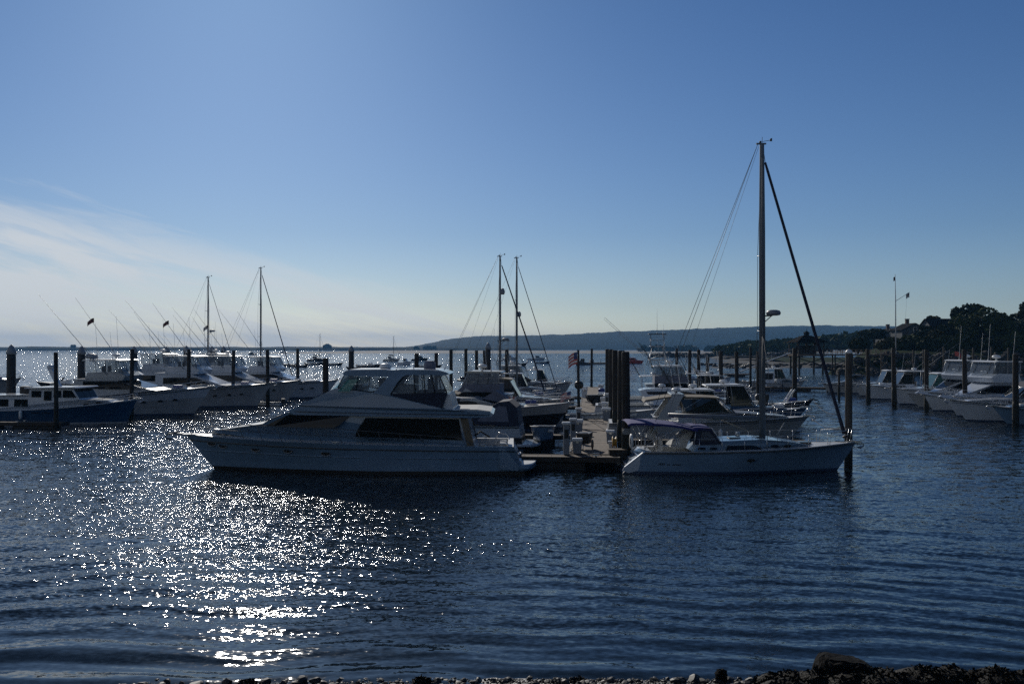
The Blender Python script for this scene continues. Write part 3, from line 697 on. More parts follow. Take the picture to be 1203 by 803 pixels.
def cabin_boat(root, L, B, hm='gelcoat', zs=.8, zb=1.3, cm='gelcoat', tall=1.2):
    h = Hull(L, B, zs, zb, rake=L*.09, fine=2.1); h.build(root, [hm, 'antifoul', 'stripe']); h.rail_strip(root, 'rubrail', .97, .04); h.deck(root, 'deck', .42, .5)
    w = lambda x, z: max(.1, min(B*.36, h.hb(x)-.25)); z0 = h.zx(0)
    mb = MB(); mb.prism([(-.08*L, z0-.3), (-.10*L, z0+tall), (.10*L, z0+tall), (.16*L, z0+.45), (.34*L, h.zx(.34*L)+.1), (.35*L, h.zx(.35*L)-.1), (.1*L, z0-.3)], w); mb.build('cabin', cm, root)
    side_panels(root, 'side_window', [[(-.06*L, z0+.5), (-.07*L, z0+tall-.18), (.085*L, z0+tall-.18), (.13*L, z0+.5)]], w, 'dark_glass')
    antenna(root, (0, .3, z0+tall), 1.8); return h

# ---------------------------------------------------------------- sailing yacht
def sail_rig(root, mx, zdeck, hmast, xstay, zstay, xaft, zaft, boom=None, radar_z=None, furl=.075, r=.085, backs=2, shroud=1.6, mm='mast_paint', spread=(.40, .68), arms=.75):
    zt = zdeck+hmast
    mb = MB(); rings = []
    for z, k in ((zdeck, 1), (zdeck+hmast*.7, 1), (zt-.05, .72), (zt, .6)):
        rings.append([(mx+1.35*r*k*math.cos(2*pi*i/10), .8*r*k*math.sin(2*pi*i/10), z) for i in range(10)])
    mb.loft(rings, True, True, 0, True); mb.box(mx-.28, mx+.2, -.05, .05, zt-.02, zt+.05)
    mast = mb.build('mast', mm, root)
    mb = MB(); mb.tube([(mx, 0, zt), (mx+.02, 0, zt+.35)], .012, 4); mb.tube([(mx+.02, 0, zt+.12), (mx+.45, 0, zt+.2)], .012, 4); mb.plate([(mx+.38, 0, zt+.14), (mx+.5, 0, zt+.14), (mx+.5, 0, zt+.3), (mx+.4, 0, zt+.26)], .02); mb.build('wind_vane', 'black', mast)
    mb = MB(); mb.lathe([(.05, zt+.05), (.06, zt+.14), (0, zt+.16)], (mx-.08, 0, 0), 8); mb.build('masthead_light', 'black', mast)
    for f in spread:
        for sd in (1, -1):
            mb = MB(); mb.tube([(mx, sd*.05, zdeck+hmast*f), (mx-.12, sd*arms*(1.15-.4*f), zdeck+hmast*f+.05)], .028, 6, r1=.02); mb.build('spreader', mm, mast)
    p0, p1 = Vector((mx+.1, 0, zt-.7)), Vector((xstay, 0, zstay))
    mb = MB(); a = p1+(p0-p1)*.985; mb.tube([Vector((mx+.05, 0, zt-.05)), a], .012, 4)
    mb.tube([a, a+(p1-a)*.03, a+(p1-a)*.5, a+(p1-a)*.93, a+(p1-a)*.985], furl*.55, 8, r1=furl); mb.build('furled_jib', 'navy_canvas', root)
    mb = MB(); dd = (p1-a).normalized(); mb.tube([p1-dd*.12, p1-dd*.02], .13, 10); mb.build('furling_drum', 'black', root)
    for k in range(backs):
        sd = 0 if backs == 1 else (-1)**k
        mb = MB(); mb.tube([(mx-.2, 0, zt), (xaft, sd*.9, zaft)], .011, 4); mb.build('backstay', 'wire', root)
    for sd in (1, -1):
        s1 = (mx-.12, sd*arms*(1.15-.4*spread[0]), zdeck+hmast*spread[0]+.05); s2 = (mx-.12, sd*arms*(1.15-.4*spread[-1]), zdeck+hmast*spread[-1]+.05)
        mb = MB(); mb.tube([(mx-.15, sd*shroud, zdeck-.25), s1, s2, (mx, sd*.04, zt-.3)], .011, 4); mb.tube([(mx-.5, sd*shroud, zdeck-.25), (mx, sd*.05, zdeck+hmast*spread[0])], .010, 4); mb.tube([(mx+.35, sd*shroud, zdeck-.25), (mx, sd*.05, zdeck+hmast*spread[0])], .010, 4); mb.build('shroud', 'wire', root)
    if radar_z:
        mb = MB(); mb.tube([(mx+.1, 0, radar_z-.02), (mx+.5, 0, radar_z)], .04, 6); mb.tube([(mx+.08, 0, radar_z-.35), (mx+.45, 0, radar_z-.02)], .025, 5)
        z = radar_z; mb.lathe([(.2, z), (.33, z+.03), (.36, z+.14), (.30, z+.24), (.15, z+.28), (0, z+.28)], (mx+.55, 0, 0), 16); mb.build('radar_dome', 'grey_plastic', mast)
    if boom:
        (xa, za), zg, cover = boom
        mb = MB(); mb.tube([(xa, 0, za), (mx-.15, 0, zg)], .10, 8); mb.build('boom', mm, root)
        if cover:
            mb = MB(); n = 9
            path = [Vector((xa+.3+(mx-.3-xa-.3)*i/n, 0.02*(-1)**i, za+(zg-za)*i/n+.22+.10*i/n)) for i in range(n+1)]
            mb.tube(path, .13, 9, r1=.2); mb.build('sail_cover', cover, root)
        mb = MB(); mb.tube([(xa+1.2, 0, za-.08), (xa+1.4, .3, zdeck-.5)], .015, 4); mb.tube([(xa+1.25, 0, za-.08), (xa+1.6, -.3, zdeck-.5)], .015, 4); mb.tube([(mx-2.0, 0, zg-.1), (mx-.15, 0, zdeck+.2)], .03, 5); mb.build('mainsheet', 'rope', root)
        mb = MB(); mb.tube([(xa, 0, za), (mx-.15, 0, zt-.1)], .007, 4); mb.build('topping_lift', 'wire', root)
    return mast
def lifelines(root, h, t0, t1, n, hh=.6, name='lifeline'):
    mb = MB()
    for sd in (1, -1):
        P = [h.pt(t0+(t1-t0)*i/n, 1, sd, -.06) for i in range(n+1)]
        for p in P: mb.tube([p, p+Vector((0, 0, hh))], .014, 5)
        mb.tube([p+Vector((0, 0, hh)) for p in P], .008, 4); mb.tube([p+Vector((0, 0, hh*.5)) for p in P], .006, 4)
    return mb.build(name, 'steel', root)
def pulpit(root, h, t=.86, hh=.62, ext=.25):
    mb = MB(); z = h.zb+hh
    for sd in (1, -1):
        a = h.pt(t, 1, sd, -.06); b = h.pt(.96, 1, sd, -.04)
        mb.tube([a, a+Vector((.1, 0, hh)), Vector((h.L/2-.25, sd*.3, z)), Vector((h.L/2+ext, 0, z))], .016, 5); mb.tube([b, b+Vector((.12, 0, hh))], .014, 5)
    return mb.build('pulpit', 'steel', root)
def sloop(root, L, B, hm='gelcoat', hmast=13.0, canvas='navy_canvas', radar_h=None, furl=.07, boomcov='navy_canvas', ketchy=False, cabz=.45, zs=.95, zb=1.25, backs=1):
    h = Hull(L, B, zs, zb, rake=L*.13, tr=.3, fine=1.8, stern=.7, bwl=.86, dip=1.9); h.build(root, [hm, 'antifoul', 'stripe'], stripe=(.86, .92)); h.rail_strip(root, 'alu', .995, .03, 'toe_rail'); h.deck(root, 'deck', .26, .5, .3)
    z0 = h.zx(.1*L); w = lambda x, z: max(.15, min(B*.33-(z-z0)*.2, h.hb(x)-.4))
    mb = MB(); mb.prism([(-.18*L, z0-.1), (-.18*L, z0+cabz+.08), (.08*L, z0+cabz), (.22*L, z0+.22), (.27*L, h.zx(.27*L)-.02), (.0, z0-.1)], w); mb.build('coachroof', hm, root)
    side_panels(root, 'cabin_window', [[(-.13*L, z0+.14), (-.12*L, z0+.34), (.03*L, z0+.32), (.06*L, z0+.16)]], w, 'dark_glass')
    mb = MB(); mb.prism([(-.22*L, z0+.3), (-.23*L, z0+1.2), (-.15*L, z0+1.15), (-.09*L, z0+.5)], lambda x, z: B*.33); mb.build('dodger', canvas, root)
    sail_rig(root, .09*L, z0+cabz, hmast, L/2-.25, zb+.25, -L/2+.1, zs+.1, ((-.28*L, z0+1.75), z0+1.35, boomcov), radar_h, furl, .08, backs, B*.42)
    lifelines(root, h, .05, .82, 7); pulpit(root, h); anchor(root, L/2-.02, zb-.04)
    mb = MB(); mb.lathe([(.42, -.02), (.45, 0), (.42, .02)], (-.36*L, 0, zs+.35), 20, axis='x'); mb.build('steering_wheel', 'steel', root)
    return h
# ================================================================ the big motor yacht (bow to the left)
def trace(px, py, D, Xc, sgn):
    return (sgn*(gx(px, D)-Xc), gz(py, D))
def motor_yacht():
    Xc, Yc = -7.37, 46.5
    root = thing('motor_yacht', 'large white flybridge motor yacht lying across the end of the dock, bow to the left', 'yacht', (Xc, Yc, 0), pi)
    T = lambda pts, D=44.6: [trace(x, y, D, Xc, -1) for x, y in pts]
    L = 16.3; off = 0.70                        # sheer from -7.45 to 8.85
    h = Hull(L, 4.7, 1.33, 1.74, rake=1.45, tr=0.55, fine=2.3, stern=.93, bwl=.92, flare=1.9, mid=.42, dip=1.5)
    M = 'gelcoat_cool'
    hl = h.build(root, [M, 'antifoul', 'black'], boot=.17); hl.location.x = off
    rr = h.rail_strip(root, 'rubrail', .83, .035); rr.location.x = off
    dk = h.deck(root, 'deck', .155, .42, .28, camber=.10); dk.location.x = off
    # moulded feature line low on the topsides
    fl = h.rail_strip(root, M, .56, .022, 'spray_strip'); fl.location.x = off
    hbx = lambda x: h.hb(x-off)
    for px, py in ((241, 523), (256, 525.2), (299, 528), (336, 530), (382.5, 532.4)):
        x, z = trace(px, py, 45.0 if px < 300 else 44.4, Xc, -1)
        lv = min(1, z/h.zx(x-off)); a, b = h.ends(lv); y = h.half((x-off-a)/(b-a), lv)
        for sd in (1, -1):
            mb = MB(); ring = [(x+.21*math.cos(2*pi*i/14), z+.09*math.sin(2*pi*i/14)) for i in range(14)]
            def yy(xx): 
                return h.half(min(1, (xx-off-a)/(b-a)), lv)
            mb.loft([[(q, sd*(yy(q)-.06), r) for q, r in ring], [(q, sd*(yy(q)+.012), r) for q, r in ring]], True, True); mb.build('porthole', 'dark_glass', root)
            mb = MB(); mb.tube([(q, sd*(yy(q)+.014), r) for q, r in [(x+.235*math.cos(2*pi*i/14), z+.115*math.sin(2*pi*i/14)) for i in range(15)]], .014, 5); mb.build('porthole_rim', 'gelcoat_grey', root)
    # deckhouse with raked dark windscreen
    w = lambda x, z: max(.15, min(1.98 - max(0, z-1.6)*.10, hbx(x)-.34))
    house = T([(240, 511), (243, 508.3), (272, 503.5), (305, 498.5), (337.5, 484.5), (346, 483.5), (548, 489), (556, 523), (560, 529), (420, 529)])
    mb = MB(); mb.prism(house, w); mb.build('deckhouse', M, root)
    side_panels(root, 'forward_window', [T([(311, 499.6), (337.5, 487.2), (411, 488), (406, 493), (400, 498), (392, 502.3), (318, 501.2)])], w, 'dark_glass')
    side_panels(root, 'saloon_window', [T([(418, 512.5), (418.5, 508), (423, 500), (429.5, 490.6), (539, 492), (543.5, 516.5)])], w, 'dark_glass')
    p0, p1 = T([(305, 498.5), (337.5, 484.5)])
    front_panels(root, 'windscreen', p0, p1, w, 'dark_glass', 3, .10, u0=.06, u1=.93)
    for k in (-.33, .33):
        mb = MB(); q = Vector((p0[0]+(p1[0]-p0[0])*.1, k*2.2, p0[1]+(p1[1]-p0[1])*.1)); mb.tube([q+Vector((0, 0, .05)), q+Vector(((p1[0]-p0[0])*.55, .35, (p1[1]-p0[1])*.55+.05))], .018, 4); mb.build('wiper', 'black', root)
    # flying bridge moulding
    wb = lambda x, z: max(.5, min(2.10, hbx(x)-.18) - max(0, z-2.9)*.12)
    fb = T([(338, 483), (350, 476.5), (372, 465.5), (394, 455.8), (420, 458.2), (440, 461.5), (458, 464.2), (519, 479.5), (541, 481.5), (575, 483), (580, 486), (577, 489.3), (548, 490.2), (346, 487)])
    mb = MB(); mb.prism(fb, wb); mb.build('flybridge', M, root)
    for a, b in (((352, 476.2), (545, 482.5)), ((346, 483), (575, 487.2))):
        for sd in (1, -1):
            mb = MB(); A, B_ = T([a, b]); pts = [(A[0]+(B_[0]-A[0])*k/8, A[1]+(B_[1]-A[1])*k/8) for k in range(9)]
            mb.tube([(x, sd*(wb(x, z)+.004), z) for x, z in pts], .018, 5); mb.build('moulding_line', 'rubrail', root)
    for sd in (1, -1):       # dark weather cloth closing the aft bridge
        mb = MB(); q = T([(458, 463.0), (526, 461.5), (520, 479.0)]); a = [(x, sd*2.02, z) for x, z in q]; mb.plate(a, .04); mb.build('weather_cloth', 'navy_canvas', root)
    mb = MB(); q = T([(519, 462.5), (528, 462.5), (533, 481), (523, 481)]); mb.prism(q, lambda x, z: 1.95); mb.build('aft_bridge_locker', 'gelcoat', root)
    mb = MB(); q = T([(533, 480.8), (560, 480.6), (577, 482.8), (560, 483.2)]); mb.prism(q, lambda x, z: 1.9); mb.build('boat_deck_cushion', 'white_canvas', root)
    # hardtop
    wt = lambda x, z: 1.80
    mb = MB(); q = T([(402, 438.4), (406, 435.4), (425, 434.4), (500, 434.6), (524, 437), (528, 439.3), (522, 440.6), (474, 440.4), (458, 442.6), (404, 441)])
    mb.prism(q, wt); mb.build('hardtop', M, root)
    mb = MB(); q = T([(404, 436), (410, 434.0), (452, 433.6), (458, 435.5)]); mb.prism(q, lambda x, z: 1.72); q = T([(462, 435.4), (470, 433.6), (514, 434.2), (522, 436.6)]); mb.prism(q, lambda x, z: 1.72); mb.build('hardtop_panel', 'gelcoat', root)
    for sd in (1, -1):
        mb = MB(); q = T([(438.5, 462), (457, 442.5), (477, 440.2), (473, 442.5), (466, 450), (457.5, 464.5)]); mb.plate([(x, sd*(1.98-.12*(z-3.7)), z) for x, z in q], .10); mb.build('arch_strut', M, root)
        for a, b in (((397, 455.5), (404, 441)), ((419, 457.5), (420.5, 441.5)), ((500, 462), (497.5, 440)), ((488, 462), (486, 440)), ((511, 461.5), (507, 440)), ((525, 461), (516, 440.3)), ((397, 455.5), (440, 460.6)), ((459, 463.2), (525.5, 461.3)), ((459, 463.2), (475, 441))):
            mb = MB(); A, B_ = T([a, b]); mb.tube([(A[0], sd*(1.995-.12*(A[1]-3.7)), A[1]), (B_[0], sd*(1.995-.12*(B_[1]-3.7)), B_[1])], .028, 5); mb.build('enclosure_frame', 'black', root)
        for q in ([(397, 455.5), (404, 441), (456, 443), (440, 460.6)], [(459, 463.2), (475, 441), (515, 440.3), (525.5, 461.3)]):
            mb = MB(); mb.plate([(x, sd*(1.985-.12*(z-3.7)), z) for x, z in T(q)], .012); mb.build('clear_curtain', 'vinyl', root)
    A, B_ = T([(397, 455.5), (404, 441)])
    mb = MB(); mb.plate([(A[0], -1.95, A[1]), (A[0], 1.95, A[1]), (B_[0], 1.8, B_[1]), (B_[0], -1.8, B_[1])], .012); mb.build('front_curtain', 'vinyl', root)
    A, B_ = T([(526, 461.3), (516, 440.3)])
    mb = MB(); mb.plate([(A[0], -1.9, A[1]), (A[0], 1.9, A[1]), (B_[0], 1.78, B_[1]), (B_[0], -1.78, B_[1])], .012); mb.build('aft_curtain', 'vinyl', root)
    # green tinted wind deflector round the front of the bridge
    pts = []
    A, B_ = T([(382, 460.0), (397, 445.5)])
    mb = MB(); n = 12; ra = []; rb = []
    for i in range(n+1):
        a = -pi/2+pi*i/n
        ra.append((A[0]-1.2+1.2*max(0, math.cos(a))**.7, 2.14*math.sin(a), A[1]+.02)); rb.append((B_[0]-1.0+1.0*max(0, math.cos(a))**.7, 2.06*math.sin(a), B_[1]))
    mb.add(ra+rb, [(i, i+1, n+2+i, n+1+i) for i in range(n)]); mb.add([(x, y*.99, z) for x, y, z in ra+rb], [(i, i+1, n+2+i, n+1+i) for i in range(n)]); mb.build('wind_deflector', 'green_glass', root)
    # things under the hardtop
    X, Z = trace(432, 459, 46.5, Xc, -1); zfl = 3.35
    mb = MB(); mb.box(X+.1, X+.9, -1.0, 1.0, zfl, zfl+.85, bev=.08); mb.build('helm_console', 'gelcoat_grey', root)
    helm_seats(root, X-.5, 1.2, zfl, 'white_canvas'); helm_seats(root, X-2.9, 1.5, zfl, 'grey_canvas')
    mb = MB(); mb.box(X-2.6, X-1.7, .6, 1.6, zfl, zfl+.9, bev=.05); mb.build('wet_bar', 'gelcoat_grey', root)
    # roof gear
    x, z = trace(453, 434, 46.5, Xc, -1); radar(root, (x, 0, z-.05), .30, .28, stalk=.08)
    x, z = trace(505, 436, 46.5, Xc, -1); mb = MB(); mb.box(x-.27, x+.27, -.4, .4, z, z+.52, bev=.12); mb.build('covered_life_raft', 'grey_canvas', root)
    x, z = trace(486, 435, 46.5, Xc, -1); mb = MB(); mb.box(x-.3, x+.3, -.3, .3, z-.02, z+.10, bev=.03); mb.tube([(x, 0, z), (x, 0, z+.3)], .03, 6); mb.build('horn', 'steel', root)
    for px, y, hh in ((470, 1.5, 2.0), (520, -1.4, 1.5)):
        x, z = trace(px, 436, 46.5, Xc, -1); antenna(root, (x, y, z), hh*.5, (-.15, 0), .016)
    # aft end: taupe curtain, cockpit, steps and platform
    for sd in (1, -1):
        mb = MB(); q = T([(540.5, 490.5), (549.5, 490.5), (557, 523), (555, 526.5), (549.5, 526.5)]); mb.plate([(x, sd*(w(x, 2)-.02), z) for x, z in q], .06); mb.build('cockpit_curtain', 'tan_canvas', root)
        mb = MB(); q = T([(586, 524.5), (592, 524.6), (609, 545.5), (609, 552), (588, 550)]); mb.plate([(x, sd*2.12, z) for x, z in q], .14); mb.build('transom_wing', M, root)
    mb = MB(); xs, _ = trace(592, 530, 44.6, Xc, -1)
    for k in range(3): mb.box(xs-.30-.27*k, xs-.02-.27*k, -1.9, -.8, .5, 1.08-.22*k); mb.box(xs-.30-.27*k, xs-.02-.27*k, .8, 1.9, .5, 1.08-.22*k)
    mb.build('transom_steps', 'deck', root)
    mb = MB(); q = [(xs+.2, .3), (xs+.2, 1.34), (xs-.1, 1.34), (xs-.62, .5), (xs-.62, .3)]; mb.prism(q, lambda x, z: 1.0); mb.build('transom_bench', 'gelcoat_cream', root)
    mb = MB(); ring = []
    x0, x1 = trace(606, 545, 44.6, Xc, -1)[0], trace(631, 545, 45.4, Xc, -1)[0]
    for k in range(15):
        a = -pi/2+pi*k/14; ring.append((x0-(x0-x1)*max(0, math.cos(a))**.55, 2.15*math.sin(a)))
    ring = [(x0+.5, -2.15)] + ring + [(x0+.5, 2.15)]
    mb.loft([[(x+.1, y*.97, .16) for x, y in ring], [(x, y, .28) for x, y in ring], [(x, y, .42) for x, y in ring], [(x+.02, y*.985, .46) for x, y in ring]], True, True); mb.build('swim_platform', M, root)
    mb = MB(); mb.loft([[(x*1.0+.04, y*.93, .462) for x, y in ring], [(x+.04, y*.93, .475) for x, y in ring]], True, True); mb.build('platform_deck', 'deck', root)
    x, z = trace(568, 521, 46.0, Xc, -1); mb = MB(); mb.tube([(x+.7, -1.2, 1.4), (x+.2, -1.2, 1.75), (x-.3, -1.2, 1.45)], .05, 6); mb.build('coiled_hose', 'black', root)
    x, z = trace(590, 522, 44.8, Xc, -1)
    for sd in (1, -1):
        mb = MB(); mb.tube([(x+.4, sd*2.0, 1.28), (x+.2, sd*2.0, 1.62), (x-.2, sd*2.0, 1.55), (x-.45, sd*2.0, 1.1)], .03, 6); mb.build('grab_rail', 'steel', root)
    # bow rail, running down the side deck
    mb = MB()
    for sd in (1, -1):
        top = [Vector((9.6, 0, 2.44))]
        for i in range(15):
            x = 8.5 - i*.98; y = max(.10, hbx(x)-.12); z = h.zx(x-off)
            hh = .70 if i < 9 else .70-.05*(i-8)
            q = Vector((x+.28, sd*y*.99, z+hh)); top.append(q); mb.tube([(x-.02, sd*y, z-.05), q], .014, 5)
        top.append(Vector((-5.6, sd*(hbx(-5.6)-.12), h.zx(-6.3)+.02))); mb.tube(top, .017, 5)
        mb.tube([(a.x-.14, a.y, a.z-.33) for a in top[1:10]], .009, 4)
    mb.build('bow_rail', 'rail_dark', root)
    anchor(root, 9.42, 1.72, 'rail_dark')
    mb = MB(); mb.box(7.9, 9.42, -.20, .20, 1.67, 1.75, bev=.02); mb.build('pulpit', 'gelcoat_grey', root)
    mb = MB(); mb.box(7.1, 7.5, -.15, .15, 1.72, 1.98, bev=.05); mb.build('windlass', 'steel', root)
    mb = MB(); mb.box(5.9, 6.5, -.3, .3, 2.0, 2.07, bev=.03); mb.build('deck_hatch', 'dark_glass', root)
    for x in (6.8, 1.0, -6.0):
        for sd in (1, -1):
            mb = MB(); y = sd*(hbx(x)-.16); z = h.zx(x-off); mb.box(x-.15, x+.15, y-.03, y+.03, z+.05, z+.09, bev=.01); mb.box(x-.05, x-.02, y-.02, y+.02, z-.02, z+.06); mb.box(x+.02, x+.05, y-.02, y+.02, z-.02, z+.06); mb.build('cleat', 'steel', root)
    return root
motor_yacht()

# ================================================================ the sailing yacht (bow to the right)
def sailing_yacht():
    Xc, Yc = 11.2, 46.0
    root = thing('sailing_yacht', 'white sailing yacht with tall mast, dark furled jib and blue canvas over its cockpit', 'sailboat', (Xc, Yc, 0), 0)
    T = lambda pts, D=44.6: [trace(x, y, D, Xc, 1) for x, y in pts]
    xb = gx(1006, 46)-Xc; xst = gx(756, 45)-Xc     # 5.71 , -4.9
    L = xb-xst; off = (xb+xst)/2
    h = Hull(L, 3.7, 1.05, 1.40, rake=.95, tr=1.05, fine=1.95, stern=.78, bwl=.86, flare=1.2, dip=1.8)
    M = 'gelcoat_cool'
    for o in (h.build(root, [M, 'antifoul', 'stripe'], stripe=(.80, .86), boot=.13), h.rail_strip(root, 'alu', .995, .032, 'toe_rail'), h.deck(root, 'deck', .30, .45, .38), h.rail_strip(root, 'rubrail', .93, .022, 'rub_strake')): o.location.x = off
    hb = lambda x: h.hb(x-off); zx = lambda x: h.zx(x-off)
    # scoop stern with pale steps
    mb = MB(); x0 = xst
    q = [(x0+.05, 1.07), (x0-.10, 1.03), (x0-.96, .34), (x0-1.05, .16), (x0-.75, .05), (x0+.2, .3)]
    for sd in (1, -1): mb.plate([(x, sd*(1.36-.10*(1.07-z)), z) for x, z in q], .12)
    for k in range(3): mb.box(x0-.30-.26*k, x0-.02-.26*k, -1.28, 1.28, .10, .84-.24*k)
    mb.build('transom_steps', 'gelcoat', root)
    # coachroof
    w = lambda x, z: max(.15, min(1.28-(z-1.2)*.35, hb(x)-.42))
    roof = T([(815, 531), (822, 522.5), (842, 520.5), (848, 518.4), (893, 516.6), (920, 518), (945, 522), (962, 525.5), (966, 528), (890, 531)])
    mb = MB(); mb.prism(roof, w); mb.build('coachroof', M, root)
    side_panels(root, 'cabin_window', [T([(852.5, 529), (855.5, 523.6), (887, 523.4), (893, 525.5), (898, 528.6)]), T([(820, 528), (821, 525.6), (829, 525.6), (829.5, 528)]), T([(834, 528), (835, 525.6), (842.5, 525.6), (843, 528)])], w, 'dark_glass')
    for px in (911.5, 926.5):
        x, z = T([(px, 524.2)])[0]; q = [(x+.2*math.cos(2*pi*i/12), z+.075*math.sin(2*pi*i/12)) for i in range(12)]; side_panels(root, 'cabin_portlight', [q], w, 'dark_glass')
    for px in (880.5,):
        x, z = T([(px, 539.5)])[0]
        for sd in (1, -1):
            lv = z/zx(x); y = hb(x)*.985; mb = MB(); ring = [(x+.20*math.cos(2*pi*i/12), z+.075*math.sin(2*pi*i/12)) for i in range(12)]
            mb.loft([[(a, sd*(h.hb(a-off, lv)-.05), b) for a, b in ring], [(a, sd*(h.hb(a-off, lv)+.012), b) for a, b in ring]], True, True); mb.build('hull_portlight', 'dark_glass', root)
    for px in (870, 900, 935, 955):
        x, _ = T([(px, 520)])[0]; zz = T([(px, 517.5 if px < 925 else 523.0)])[0][1]+.02; mb = MB(); mb.box(x-.28, x+.28, -.3, .3, zz-.10, zz+.04, bev=.03); mb.build('deck_hatch', 'tint_glass', root)
    # faint painted name, not readable in the photograph: a few slanting strokes
    mb = MB(); rr = random.Random(5)
    for px in [774+2.1*i for i in range(13)]:
        if rr.random() < .2: continue
        hgt = rr.choice([1.4, 1.4, 2.6]); a, b = T([(px, 546.6), (px+1.0, 546.6-hgt)], 44.25)
        lv = lambda q: q[1]/zx(q[0]); ya = -h.hb(a[0]-off, lv(a))-.008; yb = -h.hb(b[0]-off, lv(b))-.008
        mb.tube([(a[0], ya, a[1]), ((a[0]+b[0])/2+.03, (ya+yb)/2, (a[1]+b[1])/2), (b[0], yb, b[1])], .016, 4)
        mb.tube([(a[0], ya, a[1]), (a[0]+.06, ya, a[1]+.02)], .014, 4)
    mb.build('hull_lettering', 'black', root)
    # rig
    mx = gx(895.5, 46)-Xc; zd = gz(516, 46); ht = gz(169, 46)-zd
    sail_rig(root, mx, zd, ht, gx(993, 46)-Xc, gz(514, 46), xst+.1, 1.15, ((gx(785, 46)-Xc, gz(487.2, 46)), gz(491, 46), None), gz(370.5, 46), furl=.10, r=.115, backs=2, shroud=1.55, spread=(.365, .62), arms=.45, mm='mast_paint')
    lifelines(root, h, .04, .84, 8, .62).location.x = off
    pulpit(root, h, .85, .62, .22).location.x = off
    # stern rail
    mb = MB()
    for sd in (1, -1):
        P = [(xst+.1, sd*.55), (xst+.05, sd*1.25), (xst+1.6, sd*1.5)]
        for x, y in P: mb.tube([(x, y, 1.05), (x, y, 1.72)], .015, 5)
        for z in (1.72, 1.38): mb.tube([(x, y, z) for x, y in P], .014, 5)
    mb.build('stern_rail', 'steel', root)
    # blue bimini and dodger
    def canopy(prof, wid, name, drop=.10, frames=()):
        mb = MB(); n = 7; top = []
        for x, z in prof:
            for j in range(n):
                u = -1+2*j/(n-1); top.append((x, u*wid, z+drop*(1-u*u)*1.4-drop*.4))
        m = len(prof); fs = [(i*n+j, i*n+j+1, (i+1)*n+j+1, (i+1)*n+j) for i in range(m-1) for j in range(n-1)]
        mb.add(top, fs, 0, True); mb.add([(x, y, z-.03) for x, y, z in top], fs, 0, True)
        for sd in (0, n-1):
            mb.add([top[i*n+sd] for i in range(m)] + [(x, y*1.01, z-.10) for x, y, z in [top[i*n+sd] for i in range(m)]], [(i, i+1, m+i+1, m+i) for i in range(m-1)])
        return mb.build(name, 'blue_canvas', root)
    canopy(T([(736, 496.6), (740, 495.2), (756, 495.0), (772, 495.8), (788, 497.2), (800, 499.0), (810, 501.2), (817, 502.3)], 45.2), 1.40, 'bimini', .05)
    canopy(T([(812, 500.6), (818, 500.2), (832, 501.2), (834, 504)], 45.2), 1.3, 'dodger_top', .04)
    mb = MB()
    for sd in (1, -1):
        for a, b in (((757, 521), (745, 495)), ((757, 521), (770, 495)), ((757, 521), (800, 498)), ((812, 524), (815, 502)), ((846, 521), (833, 501))):
            A, B_ = T([a, b], 45.2); mb.tube([(A[0], sd*1.4, A[1]), (B_[0], sd*1.38, B_[1])], .016, 5)
    mb.build('canopy_frame', 'steel', root)
    for sd in (1, -1):
        mb = MB(); q = T([(812, 521.5), (815, 503), (833, 502), (846, 520.5)], 45.0); mb.plate([(x, sd*1.30, z) for x, z in q], .02); mb.build('dodger_side', 'navy_canvas', root)
        mb = MB(); q = T([(821, 517), (823, 506.5), (831.5, 505.8), (840, 516.5)], 45.0); mb.plate([(x, sd*1.318, z) for x, z in q], .02); mb.build('dodger_window', 'vinyl', root)
    A, B_ = T([(846, 520.5), (833, 501.5)], 45.2); mb = MB(); mb.plate([(A[0], -1.2, A[1]), (A[0], 1.2, A[1]), (B_[0], 1.2, B_[1]), (B_[0], -1.2, B_[1])], .015); mb.build('dodger_front', 'vinyl_grey', root)
    # cockpit gear
    mb = MB(); x, z = T([(771, 517)], 45.5)[0]; mb.lathe([(.50, -.03), (.53, 0), (.50, .03)], (x, 0, 1.55), 24, axis='x')
    for k in range(3): a = pi*k/3; mb.tube([(x, .5*math.cos(a), 1.55+.5*math.sin(a)), (x, -.5*math.cos(a), 1.55-.5*math.sin(a))], .014, 4)
    mb.build('steering_wheel', 'steel', root)
    mb = MB(); mb.box(x+.1, x+.35, -.2, .2, .7, 1.6, bev=.05); mb.build('binnacle', 'white_plastic', root)
    mb = MB(); mb.prism(T([(788, 525), (793, 518), (806, 509), (812, 505.5), (815, 508), (809, 518), (806, 526)], 45.2), lambda x, z: .75); mb.build('folded_cover', 'white_canvas', root)
    mb = MB(); mb.prism(T([(763, 516), (766, 506), (770, 502.5), (774, 507), (776, 518)], 45.0), lambda x, z: .35); mb.build('rolled_sailcloth', 'white_canvas', root)
    outb = outboard(root, T([(746, 512)], 45)[0][0], 1.55, 1.25, .6, 'grey_plastic'); outb.name = 'spare_outboard'
    mb = MB(); q = T([(741, 512)], 45)[0]; mb.lathe([(.32, -.06), (.36, 0), (.32, .06), (.2, .06), (.2, -.06)], (q[0], -1.2, 1.55), 16, axis='x'); mb.build('horseshoe_buoy', 'white_plastic', root)
    for px in (757, 785): fender(root, T([(px, 520)])[0][0], 1.9, .55)
    for s_, px in ((1, 846), (-1, 870)):
        mb = MB(); x = T([(px, 518)])[0][0]; mb.lathe([(.12, 1.72), (.09, 1.80), (.10, 1.92), (.13, 1.94), (0, 1.96)], (x, s_*.8, 0), 12); mb.build('winch', 'steel', root)
    anchor(root, xb-.05, 1.36, 'steel')
